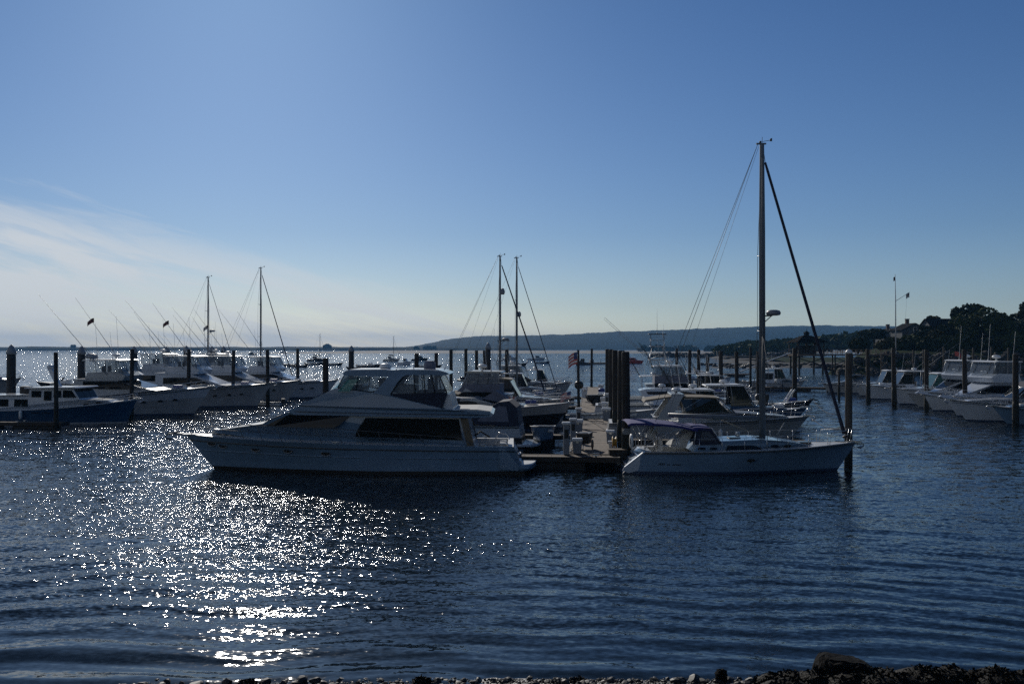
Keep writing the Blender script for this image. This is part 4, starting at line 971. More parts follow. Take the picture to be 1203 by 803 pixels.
    mb = MB(); mb.tube([(xb-1.0, .1, 1.42), (xb+.2, .05, 1.3), (gx(997, 46.9)-Xc, .9, 1.2)], .02, 5); mb.build('mooring_line', 'dark_rope', root)
    mb = MB(); q = T([(917, 506), (905, 526)], 45.6); mb.tube([(mx+.5, -.6, 1.7), (mx+.9, -.65, 2.4)], .02, 5); mb.build('boathook', 'alu', root)
    return root
sailing_yacht()
# ================================================================ docks
UX, UY = 7.1/81.2, 1.0                      # the main dock runs away from us, a little to the right
def dock_x(Y): return 4.05 + (Y-47.0)*UX
DZ = 0.64
def dock(name, label, p0, p1, wd, z=DZ, group=None, fingers=0):
    """floating timber dock between two points: planked deck, edge boards, black floats"""
    a, b = Vector((p0[0], p0[1], 0)), Vector((p1[0], p1[1], 0)); d = b-a; L = d.length
    root = thing(name, label, 'dock', (a.x, a.y, 0), math.atan2(d.y, d.x), group)
    n = max(2, int(L/0.62)); mb = MB(); rr = random.Random(int(L*100))
    for i in range(n):
        x0, x1 = L*i/n, L*(i+1)/n; dz = rr.uniform(-.004, .004)
        mb.box(x0+.006, x1-.006, -wd/2+.06, wd/2-.06, z-.06+dz, z+dz)
    mb.build('deck_planks', 'timber', root)
    for sd in (1, -1):
        mb = MB(); mb.box(0, L, sd*(wd/2-.05)-.05, sd*(wd/2-.05)+.05, z-.24, z+.02); mb.build('edge_board', 'wet_timber', root)
    for x in (0.05, L-.05):
        mb = MB(); mb.box(x-.05, x+.05, -wd/2+.1, wd/2-.1, z-.24, z+.015); mb.build('end_board', 'wet_timber', root)
    k = max(1, int(L/4.5))
    for i in range(k):
        x = L*(i+.5)/k; mb = MB(); mb.box(x-1.7 if L > 4 else x-.6, x+1.7 if L > 4 else x+.6, -wd/2+.12, wd/2-.12, -.35, z-.25, bev=.06); mb.build('float', 'float_black', root)
    for i in range(max(2, int(L/5))):
        for sd in (1, -1):
            x = .6+i*5.0
            if x > L-.3: continue
            mb = MB(); y = sd*(wd/2-.12); mb.box(x-.16, x+.16, y-.025, y+.025, z+.07, z+.11, bev=.01); mb.box(x-.05, x+.05, y-.02, y+.02, z, z+.08); mb.build('cleat', 'steel', root)
    return root
def dp(Y, off): return (dock_x(Y)+off, Y-off*UX)
dock('main_dock', 'weathered timber walkway dock running away from us between the moored boats', dp(47.3, 0), dp(129, 0), 2.5)
dock('end_dock', 'low timber cross dock at the near end of the walkway, behind the motor yacht stern', (-1.4, 47.15), (5.35, 46.55), 1.15, DZ-.03)
G = 'finger docks between the boats'
for Y, s, Lf, lab in ((58.0, -1, 11, 'narrow finger dock left of the walkway, beyond the express cruiser'), (71.5, -1, 11, 'narrow finger dock left of the walkway, beyond the dark hulled boat'), (86, -1, 11, 'narrow finger dock left of the walkway, beside the two sloops'), (103, -1, 10, 'farthest narrow finger dock left of the walkway'),
                     (55.5, 1, 11, 'narrow finger dock right of the walkway, nearest the sailing yacht'), (72, 1, 11, 'narrow finger dock right of the walkway, beside the black open boat'), (88, 1, 11, 'narrow finger dock right of the walkway, beside the tower boat'), (104, 1, 10, 'farthest narrow finger dock right of the walkway')):
    a = dp(Y, s*1.3); b = dp(Y, s*(1.3+Lf)); dock('finger_dock', lab, a, b, 1.0, DZ-.04, G)
dock('finger_dock', 'finger dock with a sunlit edge beside the blue hulled lobster boat', (gx(-60, 70.5), 71.0), (gx(77, 69.8), 69.8), 1.1, .45, G)
dock('floating_dock', 'long low dock behind the black open boat, in front of the pavilion pier', (gx(868, 131), 132), (gx(1062, 126), 126), 1.6, .55)
dock('left_dock', 'long timber dock behind the left fleet, lined with capped steel piles', (-44.0, 66), (-44.6, 158), 2.2)
dock('right_dock', 'long timber dock behind the fleet moored on the right', (53.5, 66), (57.5, 122), 2.2)

# ---------------------------------------------------------------- dock boxes, pedestals, carts, hoses
def dock_box(Y, off, s, label, m='white_plastic', lidm='white_plastic', low=False):
    x, y = dp(Y, off); root = thing('dock_box', label, 'dock box', (x, y, DZ), -math.atan(UX), 'dock boxes along the walkway')
    hgt = .5*s if low else .82*s; wdt = .27*s
    mb = MB(); mb.loft([[(a*wdt*k, b*wdt*k*.9, z) for a, b in ((-1,-1),(1,-1),(1,1),(-1,1))] for z, k in ((0, .78), (hgt*.78, .95))], True, True); mb.build('bin', m, root)
    mb = MB(); mb.box(-wdt*1.05, wdt*1.05, -wdt*.95, wdt*.95, hgt*.78, hgt, bev=.05); mb.build('lid', lidm, root)
    mb = MB(); mb.box(-.07, .07, -wdt*.99-.01, -wdt*.95, hgt*.70, hgt*.84); mb.build('latch', 'steel', root)
dock_box(47.6, -.78, .95, 'pale grey dock box with white lid at the near left corner of the walkway', 'grey_plastic')
dock_box(58.0, -.92, 1.15, 'pale grey dock box with white lid, second on the left of the walkway', 'grey_plastic')
dock_box(101, -.95, 1.2, 'white dock box on the left of the far walkway, just past the flag piling')
dock_box(108, -.95, 1.1, 'farthest white dock box on the left edge of the walkway')
dock_box(52.9, .98, .9, 'grey dock box with white top under the front of the piling cluster', 'grey_plastic')
dock_box(50.4, 1.02, .75, 'pale low dock box beside the nearest piling, with yellow reel behind it', 'white_plastic', low=True)
dock_box(69.5, .98, 1.15, 'tall blue grey dock box with bright lid edge on the right of the walkway', 'grey_plastic')
dock_box(76.5, .98, 1.15, 'white lidded dock box on the right of the walkway, behind the tall blue grey one')
dock_box(84, .95, 1.15, 'white dock box on the right of the walkway, third from the far end')
dock_box(90.5, .85, 1.3, 'broad white dock box on the right of the walkway next to the black cart')
dock_box(112, .9, 1.2, 'small far white dock box at the right end of the walkway')
def pedestal(Y, off, label, hh=1.35, m='grey_plastic'):
    x, y = dp(Y, off); root = thing('power_pedestal', label, 'power pedestal', (x, y, DZ), 0, 'power pedestals on the docks')
    mb = MB(); mb.box(-.15, .15, -.15, .15, 0, hh, bev=.03); mb.build('post', m, root)
    mb = MB(); mb.box(-.22, .22, -.22, .22, hh, hh+.14, bev=.05); mb.build('lamp_cap', 'white_plastic', root)
    mb = MB(); mb.box(-.10, .10, -.18, -.14, hh*.55, hh*.85, bev=.01); mb.build('socket_panel', 'black', root)
pedestal(47.1, -1.32, 'grey power pedestal with white cap on the end dock left of the walkway', 1.5)
pedestal(53.5, -1.12, 'dark grey power pedestal on the left of the walkway behind the dock boxes', 1.2)
pedestal(62.3, -.95, 'blue grey square pedestal on the left edge of the walkway, beyond the second box', 1.25)
pedestal(80.5, 1.15, 'pale grey power pedestal behind the tall piling cluster')
x, y = dp(49.6, -.42); root = thing('dock_cart', 'black two wheeled dock cart standing on the walkway beside the first box', 'cart', (x, y, DZ), R(75))
mb = MB(); mb.loft([[(a*k, b*k, z) for a, b in ((-.55,-.33),(.5,-.33),(.5,.33),(-.55,.33))] for z, k in ((.32, .8), (.72, 1.0), (.88, 1.02))], True, True); mb.build('tub', 'black', root)
for sd in (1, -1):
    mb = MB(); mb.lathe([(.02, -.03), (.22, -.035), (.26, -.02), (.26, .02), (.22, .035), (.02, .03)], (.05, sd*.40, .26), 16, axis='y'); mb.build('wheel', 'black', root)
mb = MB(); mb.tube([(-.5, .3, .8), (-.95, .3, .95), (-.95, -.3, .95), (-.5, -.3, .8)], .022, 6); mb.tube([(-.45, 0, .3), (-.55, 0, 0)], .025, 5); mb.build('handle', 'steel', root)
x, y = dp(88.5, .10); root = thing('dock_cart', 'low black dock cart half way along the walkway', 'cart', (x, y, DZ), R(10))
mb = MB(); mb.loft([[(a*k, b*k, z) for a, b in ((-.75,-.45),(.7,-.45),(.7,.45),(-.75,.45))] for z, k in ((.3, .75), (.75, 1.0), (.95, 1.02))], True, True); mb.build('tub', 'black', root)
for sd in (1, -1):
    mb = MB(); mb.lathe([(.02, -.03), (.25, -.035), (.3, -.02), (.3, .02), (.25, .035), (.02, .03)], (.05, sd*.5, .3), 16, axis='y'); mb.build('wheel', 'black', root)
mb = MB(); mb.tube([(.7, .3, .85), (1.15, .3, 1.1), (1.15, -.3, 1.1), (.7, -.3, .85)], .025, 6); mb.build('handle', 'steel', root)
x, y = dp(99, .85); root = thing('trash_barrel', 'blue barrel on the right of the walkway beyond the black cart', 'barrel', (x, y, DZ))
mb = MB(); mb.lathe([(.28, 0), (.33, .3), (.34, .9), (.36, .93), (.30, .95), (.28, .6), (0, .6)], (0, 0, 0), 16); mb.build('drum', 'blue_plastic', root)
mb = MB(); mb.lathe([(.37, .93), (.38, 1.0), (.2, 1.1), (0, 1.12)], (0, 0, 0), 16); mb.build('lid', 'blue_plastic', root)
x, y = dp(95.0, -1.45); root = thing('trash_barrel', 'round black bin on a post beside the slim flag piling', 'barrel', (x, y, DZ))
mb = MB(); mb.lathe([(.05, 0), (.05, 1.3)], (0, 0, 0), 8); mb.build('post', 'black', root)
mb = MB(); mb.lathe([(.25, 1.2), (.42, 1.35), (.46, 1.6), (.42, 1.85), (.25, 1.98), (0, 2.0)], (0, 0, 0), 16); mb.build('drum', 'black', root)
def hose(label, pts, m='dark_rope', r=.022, name='dock_hose', cat='hose'):
    mb = MB(); P = []
    for (Ya, oa), (Yb, ob) in zip(pts[:-1], pts[1:]):
        for k in range(6):
            t = k/6; xx, yy = dp(Ya+(Yb-Ya)*t, oa+(ob-oa)*t+.05*math.sin((Ya+t)*9)); P.append((xx, yy, DZ+.03))
    xx, yy = dp(*pts[-1]); P.append((xx, yy, DZ+.03))
    mb.tube(P, r, 6); tag(mb.build(name, m), label, cat, 'hoses and cables over the dock planks')
hose('dark cable running aslant over the walkway planks behind the second dock box', [(71.5, -.75), (67.5, -.1), (62.6, .62), (60.2, .85)])
hose('thin dark hose crossing the walkway from the blue grey pedestal to the tall box', [(78.4, -.8), (75.6, 0), (72.2, .8)])
hose('dark cable straight across the planks in front of the tall blue grey box', [(69.1, -.7), (68.4, .2), (68.0, .75)])
hose('dark cable across the planks just beyond the second box', [(61.4, -.6), (61.0, .2), (60.2, .75)])
hose('pale hose coiled along the left edge of the walkway by the first box', [(50.3, -1.15), (49.0, -1.05), (47.8, -1.2), (47.6, -.7)], 'rope', .03)
hose('pale rope heaped along the right edge under the pilings', [(61.3, .95), (59.2, 1.1), (57.4, .92), (54.2, 1.08)], 'white_canvas', .06)
x, y = dp(49.3, 1.12); root = thing('hose_reel', 'yellow hose reel on the dock at the foot of the nearest piling', 'hose reel', (x, y, DZ))
mb = MB(); mb.lathe([(.3, -.1), (.3, -.08), (.22, -.08), (.22, .08), (.3, .08), (.3, .1)], (0, 0, .42), 16, axis='x'); mb.build('drum', 'yellow_paint', root)
mb = MB(); mb.tube([(-.13, 0, .42), (-.16, .2, 0)], .02, 5); mb.tube([(-.13, 0, .42), (-.16, -.2, 0)], .02, 5); mb.tube([(-.2, 0, .42), (.2, 0, .42)], .02, 5); mb.tube([(.13, 0, .42), (.16, .2, 0)], .02, 5); mb.tube([(.13, 0, .42), (.16, -.2, 0)], .02, 5); mb.build('stand', 'steel', root)
x, y = dp(47.35, 1.25); root = thing('step_box', 'dark timber step box at the near right corner of the walkway', 'step', (x, y, DZ))
mb = MB(); mb.box(-.45, .45, -.3, .3, -.35, .22, bev=.02); mb.build('body', 'float_black', root)
mb = MB(); mb.box(-.48, .48, -.33, .33, .223, .27, bev=.01); mb.build('tread', 'timber', root)

# ================================================================ pilings
PG = 'mooring pilings standing in the harbour'
def piling(X, Y, ztop, wd, label, kind='wood', lean=(0, 0), mats=None):
    root = thing('piling' if kind != 'cap' else 'capped_pile', label, 'piling', (X, Y, 0), random.Random(int(X*77+Y)).uniform(0, 6), PG if kind != 'cap' else 'capped steel piles')
    r = wd/2; mb = MB(); rr = random.Random(int(X*31+Y*17)); nseg = 9; rings = []
    for k in range(nseg):
        z = -1.2 + (ztop+1.2)*k/(nseg-1); kk = 1.05-.10*k/(nseg-1)
        rings.append([(r*kk*(1+rr.uniform(-.03, .03))*math.cos(2*pi*i/12)+lean[0]*z/ztop, r*kk*(1+rr.uniform(-.03, .03))*math.sin(2*pi*i/12)+lean[1]*z/ztop, z) for i in range(12)])
    if kind != 'cap': rings.append([(x_*.86+lean[0]*.14, y_*.86+lean[1]*.14, ztop+.05) for x_, y_, z_ in rings[-1]])
    mb.loft(rings, True, True, 0, True)
    mb.build('post', mats or ('steel_pile' if kind == 'cap' else 'piling'), root)
    mb = MB(); rings = []
    for z, k in ((-.4, 1.10), (.7, 1.12), (1.6, 1.08), (1.95, 1.0)):
        rings.append([(r*k*(1+rr.uniform(-.02, .05))*math.cos(2*pi*i/12)+lean[0]*z/ztop, r*k*(1+rr.uniform(-.02, .05))*math.sin(2*pi*i/12)+lean[1]*z/ztop, z) for i in range(12)])
    mb.loft(rings, True, True, 0, True); mb.build('weed_band', 'weed_band', root)
    if kind == 'cap':
        mb = MB(); mb.lathe([(r*1.04, ztop-.28), (r*1.06, ztop), (r*.55, ztop+r*1.0), (0.01, ztop+r*1.6)], (0, 0, 0), 16); mb.build('cone_cap', 'pile_cap', root)
    root.rotation_euler.x = rr.gauss(0, .008); root.rotation_euler.y = rr.gauss(0, .008)
    if kind == 'tin':
        mb = MB(); mb.lathe([(r*1.0, ztop-.05), (r*1.02, ztop+.03), (r*.5, ztop+.14), (0, ztop+.18)], (0, 0, 0), 12); mb.build('cap', 'white_plastic', root)
    return root
def pile_px(px, ytop, D, wpx, label, kind='wood', **k):
    z = gz(ytop, D)
    if kind == 'cap': z -= wpx*D/F*.8
    piling(gx(px, D), D, z, wpx*D/F, label, kind, **k)
# capped steel piles down the left dock
for a in ((13, 404, 80, 10.5, 'broad dark steel pile with pointed pale cap at the far left, behind the lobster boat'),
          (95.5, 406, 98, 9, 'dark steel pile with pointed cap behind the lobster boat wheelhouse'),
          (157.5, 406, 112, 8, 'capped steel pile directly behind the thin piling at the lobster boat bow'),
          (195.5, 406.5, 121, 7, 'capped steel pile just left of the one behind the flybridge boat curtains'),
          (219, 405.5, 129, 7, 'capped steel pile beside a thinner piling above the white sloping deckhouses'),
          (248.5, 406, 138, 6.6, 'capped steel pile right beside the left sloop mast'),
          (263, 406, 145, 6.2, 'capped steel pile midway between the two left masts'),
          (412.5, 405.5, 120, 6.5, 'lone capped steel pile above the motor yacht bridge windscreen'),
          (574, 402, 105, 6.4, 'capped steel pile left of the two close sloop masts')):
    pile_px(*a, kind='cap')
for a in ((66.5, 414.5, 69.3, 5.0, 'thin dark piling in front of the blue lobster boat'),
          (154.5, 410.5, 79, 4.8, 'thin dark piling at the bow of the blue lobster boat'),
          (221.5, 411, 90, 4.4, 'thin dark piling in front of the white sloping deckhouse'),
          (273.5, 412, 98, 4.2, 'thin dark piling standing before the bright foredeck, right of the left mast'),
          (314.8, 411, 96, 4.2, 'thin dark piling just right of the taller left mast'),
          (350, 410, 115, 3.8, 'thin dark piling under the jib of the taller left sloop'),
          (382.5, 421.5, 61, 7.2, 'short thick brown piling just ahead of the motor yacht windscreen'),
          (489, 415.5, 84, 5.4, 'stout piling seen over the motor yacht hardtop, left of the covered raft'),
          (512, 415, 90, 4.6, 'stout piling seen over the aft end of the motor yacht hardtop'),
          (530, 411, 92, 4.2, 'tall dark piling left of the flybridge boat with grey curtains'),
          (547.5, 410, 104, 4.0, 'tall piling behind the left end of the grey curtained flybridge'),
          (560, 412, 112, 4.0, 'short piling behind the grey curtained flybridge radar'),
          (569.5, 412, 118, 3.8, 'short piling touching the capped pile left of the masts'),
          (595.5, 411, 106, 4.6, 'tall piling standing between the two close sloop masts'),
          (680, 411.5, 80, 3.2, 'slim dark piling with the flag beside it at the left edge of the walkway'),
          (694.8, 409.8, 128, 2.8, 'slim dark piling at the far end of the walkway'),
          # row down the right edge of the walkway
          (736.0, 414, 47.4, 10.0, 'nearest and thickest of the pilings along the right edge of the walkway'),
          (729.3, 412.5, 52.8, 8.4, 'second piling in the row along the right edge of the walkway'),
          (723.0, 412.0, 60.5, 7.0, 'third piling in the row along the right edge of the walkway'),
          (717.6, 411, 70.0, 6.0, 'fourth piling in the row along the right edge of the walkway'),
          (713.0, 410.5, 82.0, 5.0, 'farthest piling in the row along the right edge of the walkway'),
          (795, 410, 118, 3.4, 'greenish piling behind the tower boat hardtop'),
          (809.8, 411.5, 105, 4.0, 'piling at the right edge of the tower boat curtains'),
          (820.5, 411, 112, 4.0, 'piling just right of the tower boat, second from it'),
          (831, 420, 100, 4.2, 'shortest piling in the row right of the tower boat'),
          (847, 412.5, 100, 4.8, 'dark piling midway between the tower boat and the tall mast'),
          (865.8, 413.5, 95, 4.6, 'dark piling left of the small pilothouse boat'),
          (881.5, 408, 122, 2.8, 'slim piling just left of the tall mast, farthest back'),
          (890.5, 413.5, 86, 4.6, 'dark piling half hidden by the tall mast'),
          (933.3, 409.5, 83, 5.4, 'tall brown piling between the tall mast and the furled jib, under the pavilion'),
          (985.5, 436, 108, 2.6, 'short thin piling seen right of the furled jib'),
          (1020, 410, 104, 4.6, 'piling at the left end of the fleet on the right'),
          (1050.5, 409, 96, 5.2, 'dark piling below the flagpole in the fleet on the right'),
          (1088.3, 411, 90, 5.0, 'dark piling between the hardtop boat and the first white flybridge boat'),
          (1134, 411, 82, 5.4, 'dark piling between the two white flybridge boats on the right'),
          (1193, 416.5, 71, 6.8, 'dark piling nearest the right edge of the picture')):
    pile_px(*a)
pile_px(996.3, 414, 46.9, 8.6, 'thick pale topped piling at the bow of the sailing yacht', 'tin', mats='piling_pale')
for i, (px, yt, D, wpx, lab) in enumerate(((1073, 411.5, 128, 2.4, 'slim grey piling behind the hardtop boat with green glass, left one'), (1085, 411, 128, 2.4, 'slim grey piling behind the hardtop boat, just left of the dark one'), (1109, 408, 122, 2.4, 'slim grey pole behind the first white flybridge'), (1143, 409, 118, 2.4, 'slim grey pole between the white flybridges, behind them'), (1165, 408, 118, 2.4, 'slim grey pole behind the second white flybridge, left one'), (1185, 409, 118, 2.4, 'slim grey pole behind the second white flybridge, right one'), (1035.5, 416, 126, 2.2, 'slim grey pole behind the left boats of the right fleet'))):
    pile_px(px, yt, D, wpx, lab, mats='piling_pale')
p = thing('dock_flag', 'small striped flag hanging from the slim piling beside the walkway', 'flag', (gx(678, 79.4), 79.4, 0))
flag(p, (0, 0, gz(413.5, 79.4)), .75, 1.0, droop=.55); mb = MB(); mb.tube([(.02, 0, gz(424, 79.4)), (.02, 0, gz(412, 79.4))], .02, 5); mb.build('staff', 'steel', p)

# ================================================================ the fleet
RB = -R(5.0)                                  # boats lie square to the docks
def boat(name, label, cat, bow_px, wly, L, right=True, yaw=0.0, group=None, D=None):
    """root placed so that the bow tip stands over the water at photo column bow_px"""
    D = D or wl(wly); a = (RB if right else pi+RB)+yaw
    X = gx(bow_px, D) - math.cos(a)*L/2; Y = D+0.8 - math.sin(a)*L/2
    return thing(name, label, cat, (X, Y, 0), a, group)
GL = 'boats moored along the left dock'
# --- left fleet
def lobster_boat():
    L, B = 13.0, 4.1
    r = boat('lobster_boat', 'blue hulled lobster boat with white wheelhouse at the left edge', 'boat', 157, 497.5, L, group=GL)
    h = Hull(L, B, 1.05, 1.95, rake=.9, fine=2.1, flare=1.6, dip=2.2)
    h.build(r, ['navy_hull', 'antifoul', 'gelcoat_grey', 'gelcoat'], two_tone=.93, boot=.10); h.rail_strip(r, 'gelcoat', .97, .04); h.deck(r, 'deck', .20, .5)
    w = lambda x, z: max(.12, min(1.55-(z-1.3)*.08, h.hb(x)-.28))
    z0 = 1.15; mb = MB(); mb.prism([(-6.0, z0-.15), (-6.0, z0+1.0), (-1.7, z0+1.06), (-1.7, z0+1.62), (1.9, z0+1.66), (2.45, z0+.78), (4.4, h.zx(4.4)+.20), (4.7, h.zx(4.7)-.03), (1, z0-.15)], w); mb.build('wheelhouse', 'gelcoat', r)
    mb = MB(); mb.prism([(-1.95, z0+1.64), (-1.95, z0+1.72), (2.2, z0+1.78), (2.3, z0+1.70)], lambda x, z: 1.72); mb.build('roof', 'gelcoat', r)
    mb = MB(); mb.prism([(-6.1, z0+1.02), (-6.1, z0+1.09), (-1.72, z0+1.14), (-1.72, z0+1.08)], lambda x, z: 1.62); mb.build('cockpit_roof', 'gelcoat', r)
    side_panels(r, 'window', [[(a, z0+.22), (a, z0+.78), (a+1.1, z0+.78), (a+1.1, z0+.22)] for a in (-4.5, -2.9)] + [[(-1.5, z0+.95), (-1.5, z0+1.45), (-.7, z0+1.45), (-.7, z0+.95)], [(-.45, z0+.7), (-.45, z0+1.45), (.15, z0+1.45), (.15, z0+.7)], [(.35, z0+.95), (.35, z0+1.48), (.95, z0+1.48), (.95, z0+.95)], [(1.1, z0+.95), (1.1, z0+1.5), (1.8, z0+1.5), (2.2, z0+.95)]], w, 'dark_glass')
    side_panels(r, 'porthole', [[(2.7, z0+.28), (2.7, z0+.45), (3.1, z0+.45), (3.1, z0+.28)], [(3.6, z0+.42), (3.6, z0+.57), (4.0, z0+.57), (4.0, z0+.42)]], w, 'dark_glass')
    front_panels(r, 'windscreen', (2.45, z0+.78), (1.9, z0+1.66), w, 'dark_glass', 3, .08)
    mb = MB(); mb.loft([[(-.75+k, -.14, z), (-.4+k, -.14, z), (-.4+k, .14, z), (-.75+k, .14, z)] for z, k in ((z0+1.75, .5), (z0+3.2, -.25))], True, True); mb.lathe([(.26, z0+3.2), (.28, z0+3.45), (0, z0+3.52)], (-.8, 0, 0), 12); mb.build('radar_mast', 'gelcoat', r)
    mb = MB(); mb.box(-3.2, -2.5, -.4, .4, z0+1.15, z0+1.75, bev=.05); mb.build('fish_box', 'black', r)
    mb = MB(); rr = random.Random(9)
    for i in range(9):
        x = -1.15+.17*i
        if i == 4: continue
        y = h.half((x+L/2)/L, .78); hh = .11
        mb.tube([(x-.04, -y-.03, .86), (x+.03, -y-.035, .86+hh)], .022, 4); mb.tube([(x+.03, -y-.035, .86+hh), (x+.09, -y-.03, .88)], .02, 4)
    mb.build('hull_lettering', 'black', r)
    h.bow_rail(r, .70, .45, 5, .05); anchor(r, L/2+.1, 1.93)
lobster_boat()
r = boat('sportfishing_boat', 'large white cruiser with broad bridge windows behind the blue lobster boat', 'boat', 246, 487.5, 17.0, group=GL); sportfisher(r, 17.0, 5.2, 'gelcoat_grey', 1.35, 2.55, house='gelcoat_grey', upper='gelcoat', windsh=True, lean=.55, outr=True, bridge=.70, ants=3, fl=('flag_dark', 'flag_dim', 'flag_dark'))
radar(r, (-3.4, .8, 4.75), .45, .5, 'grey_plastic', 'covered_searchlight'); radar(r, (-2.2, -.9, 4.75), .42, .45, 'grey_plastic', 'satellite_dome')
r = boat('sportfishing_boat', 'white sportfishing boat with long sloping white deckhouse front and dark wedge window', 'boat', 318, 478, 16.5, group=GL); sportfisher(r, 16.5, 5.0, 'gelcoat_grey', 1.35, 2.45, lean=.55, rods=4, bridge=.84, ants=3, fl=('flag_dark', 'flag_dim', 'flag_dark'))
r = boat('sportfishing_boat', 'sportfishing boat with brightly sunlit foredeck, behind the one with the wedge window', 'boat', 352, 471.5, 16.0, group=GL); sportfisher(r, 16.0, 4.9, 'gelcoat_grey', 1.3, 2.4, lean=.55, ants=2, bridge=.82, curtain='vinyl', fl=('flag_dark', 'flag_white', 'flag_dark'))
r = boat('sportfishing_boat', 'farthest sportfishing boat of the left fleet, its white sloping deckhouse right of the taller mast', 'boat', 396, 466.5, 16.5, group=GL, D=112); sportfisher(r, 16.5, 5.0, 'gelcoat', 1.25, 2.2, bridge=.80, lean=.5, wedge=True, ants=2, outr=True)
r = boat('sportfishing_boat', 'pale flybridge boat squeezed between the lobster boat radar mast and the sloping deckhouses', 'boat', 268, 470, 15.0, group=GL, D=106); sportfisher(r, 15.0, 4.8, 'gelcoat', 1.3, 2.3, lean=.55, bridge=.95, rods=3, ants=3)
r = boat('sportfishing_boat', 'flybridge boat behind the shorter left mast, only its roof and outriggers clear', 'boat', 322, 468, 14.5, group=GL, D=116); sportfisher(r, 14.5, 4.6, 'gelcoat', 1.3, 2.2, lean=.5, bridge=.95, ants=3)
r = boat('dinghy', 'small white dinghy with black outboard afloat under the bows of the left fleet', 'dinghy', 292.5, 476.5, 3.3, right=False); skiff(r, 3.3, 1.5, 'gelcoat', .36, .5)
r = boat('dinghy', 'pale open dinghy beside the short brown piling', 'dinghy', 352, 459.5, 3.8, right=False); skiff(r, 3.8, 1.6, 'gelcoat', .45, .7)
r = boat('motor_boat', 'dark low boat on the glittering water beyond the lobster boat roof', 'boat', 39, 444.5, 9.5, right=False, D=135); skiff(r, 9.5, 2.6, 'black_hull', .75, 1.15, True)
r = boat('sportfishing_boat', 'boat mostly hidden behind the broad capped pile at the left edge', 'boat', 21, 466, 15.0, group=GL, D=118); sportfisher(r, 15.0, 4.8, 'gelcoat_grey', 1.25, 2.2, outr=True, bridge=.65, lean=.4)
r = boat('sloop', 'sloop with the shorter mast at left, hull hidden behind the sportfishing boats', 'sailboat', 287, 463, 11.0, D=118); sloop(r, 11.0, 3.4, hmast=gz(326, 118)-1.4, radar_h=gz(389.5, 118), furl=.04, backs=1); r.location.x = gx(240.8, 118)-.09*11.0
r = boat('sloop', 'sloop with the taller mast at left and thick furled jib', 'sailboat', 347, 462, 11.5, D=120); sloop(r, 11.5, 3.5, hmast=gz(315, 120)-1.4, furl=.075, backs=2); r.location.x = gx(303.3, 120)-.09*11.5

# --- left of the walkway
GM = 'boats moored left of the walkway'
r = boat('express_cruiser', 'white express cruiser with dark lower hull and navy canvas, behind the motor yacht stern', 'boat', 397, 527.5, 11.0, right=False, yaw=.0, group=GM, D=56)
hE = express(r, 11.0, 3.8, 'gelcoat', 1.45, 1.75, low='black_hull', two=.55, canvas=None, arch=False)
mb = MB(); mb.prism([(-5.5, 1.45), (-5.35, 2.55), (-4.9, 2.92), (-4.3, 2.85), (-3.3, 2.3), (-2.3, 1.85), (-2.3, 1.6)], lambda x, z: 1.62-.12*(z-1.5)); mb.build('cockpit_canvas', 'navy_canvas', r)
side_panels(r, 'clear_panel', [[(-4.9, 1.72), (-4.75, 2.6), (-4.3, 2.62), (-3.1, 1.85), (-3.1, 1.72)]], lambda x, z: 1.62-.12*(z-1.5), 'grey_canvas')
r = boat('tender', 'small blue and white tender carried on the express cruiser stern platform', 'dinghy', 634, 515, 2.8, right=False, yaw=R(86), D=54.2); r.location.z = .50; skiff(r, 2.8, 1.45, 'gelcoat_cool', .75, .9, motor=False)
r = boat('flybridge_cruiser', 'flybridge boat with grey clear curtains and cream roof, in front of the two close masts', 'boat', 456, 506, 13.5, right=False, group=GM, D=72); sportfisher(r, 13.5, 4.7, 'gelcoat', 1.15, 1.9, bridge=.5, curtain='vinyl_grey', skirt='grey_canvas', outr=False, top='gelcoat_cream', house='gelcoat_grey', ants=2)
mb = MB(); mb.plate([(-3.3, 1.95, 2.35), (-2.2, 1.95, 2.3), (-2.2, 2.02, 1.75), (-3.3, 2.02, 1.8)], .03); mb.build('towel', 'flag_red', r)
for i in range(4):
    mb = MB(); mb.plate([(-3.3+.3*i, 1.975, 2.33), (-3.18+.3*i, 1.975, 2.33), (-3.18+.3*i, 2.045, 1.8), (-3.3+.3*i, 2.045, 1.8)], .03); mb.build('towel_stripe', 'flag_white', r)
r = boat('sportfishing_boat', 'boat with black lower hull and grey upper strake, bow pointing at the walkway', 'boat', 673, 505.5, 13.5, group=GM, D=67.5); h_ = Hull(13.5, 4.3, 1.35, 2.05, rake=1.4, fine=2.1, flare=1.8); h_.build(r, ['black_hull', 'antifoul', 'stripe', 'gelcoat_grey'], two_tone=.62); h_.rail_strip(r, 'gelcoat_grey', .985, .04); h_.deck(r, 'deck_tan', .36, .6)
mb = MB(); mb.prism([(-2.0, 1.2), (-2.1, 2.35), (-.3, 2.4), (1.2, 1.95), (3.2, 1.9), (3.5, 1.6), (1, 1.2)], lambda x, z: max(.2, min(1.4, h_.hb(x)-.4))); mb.build('low_cabin', 'gelcoat_grey', r)
side_panels(r, 'cabin_window', [[(-1.7, 1.8), (-1.7, 2.15), (-.4, 2.15), (.5, 1.85)]], lambda x, z: max(.2, min(1.4, h_.hb(x)-.4)), 'dark_glass')
h_.bow_rail(r, .5, .5, 7, .1); anchor(r, 6.75, 2.0); helm_seats(r, -3.2, 1.0, .75, 'white_canvas')
for i in range(5): mb = MB(); mb.tube([(-2.05, -1.2+.6*i, 2.2), (-2.6, -1.25+.62*i, 3.4)], .016, 4, r1=.006); mb.build('fishing_rod', 'black', r)
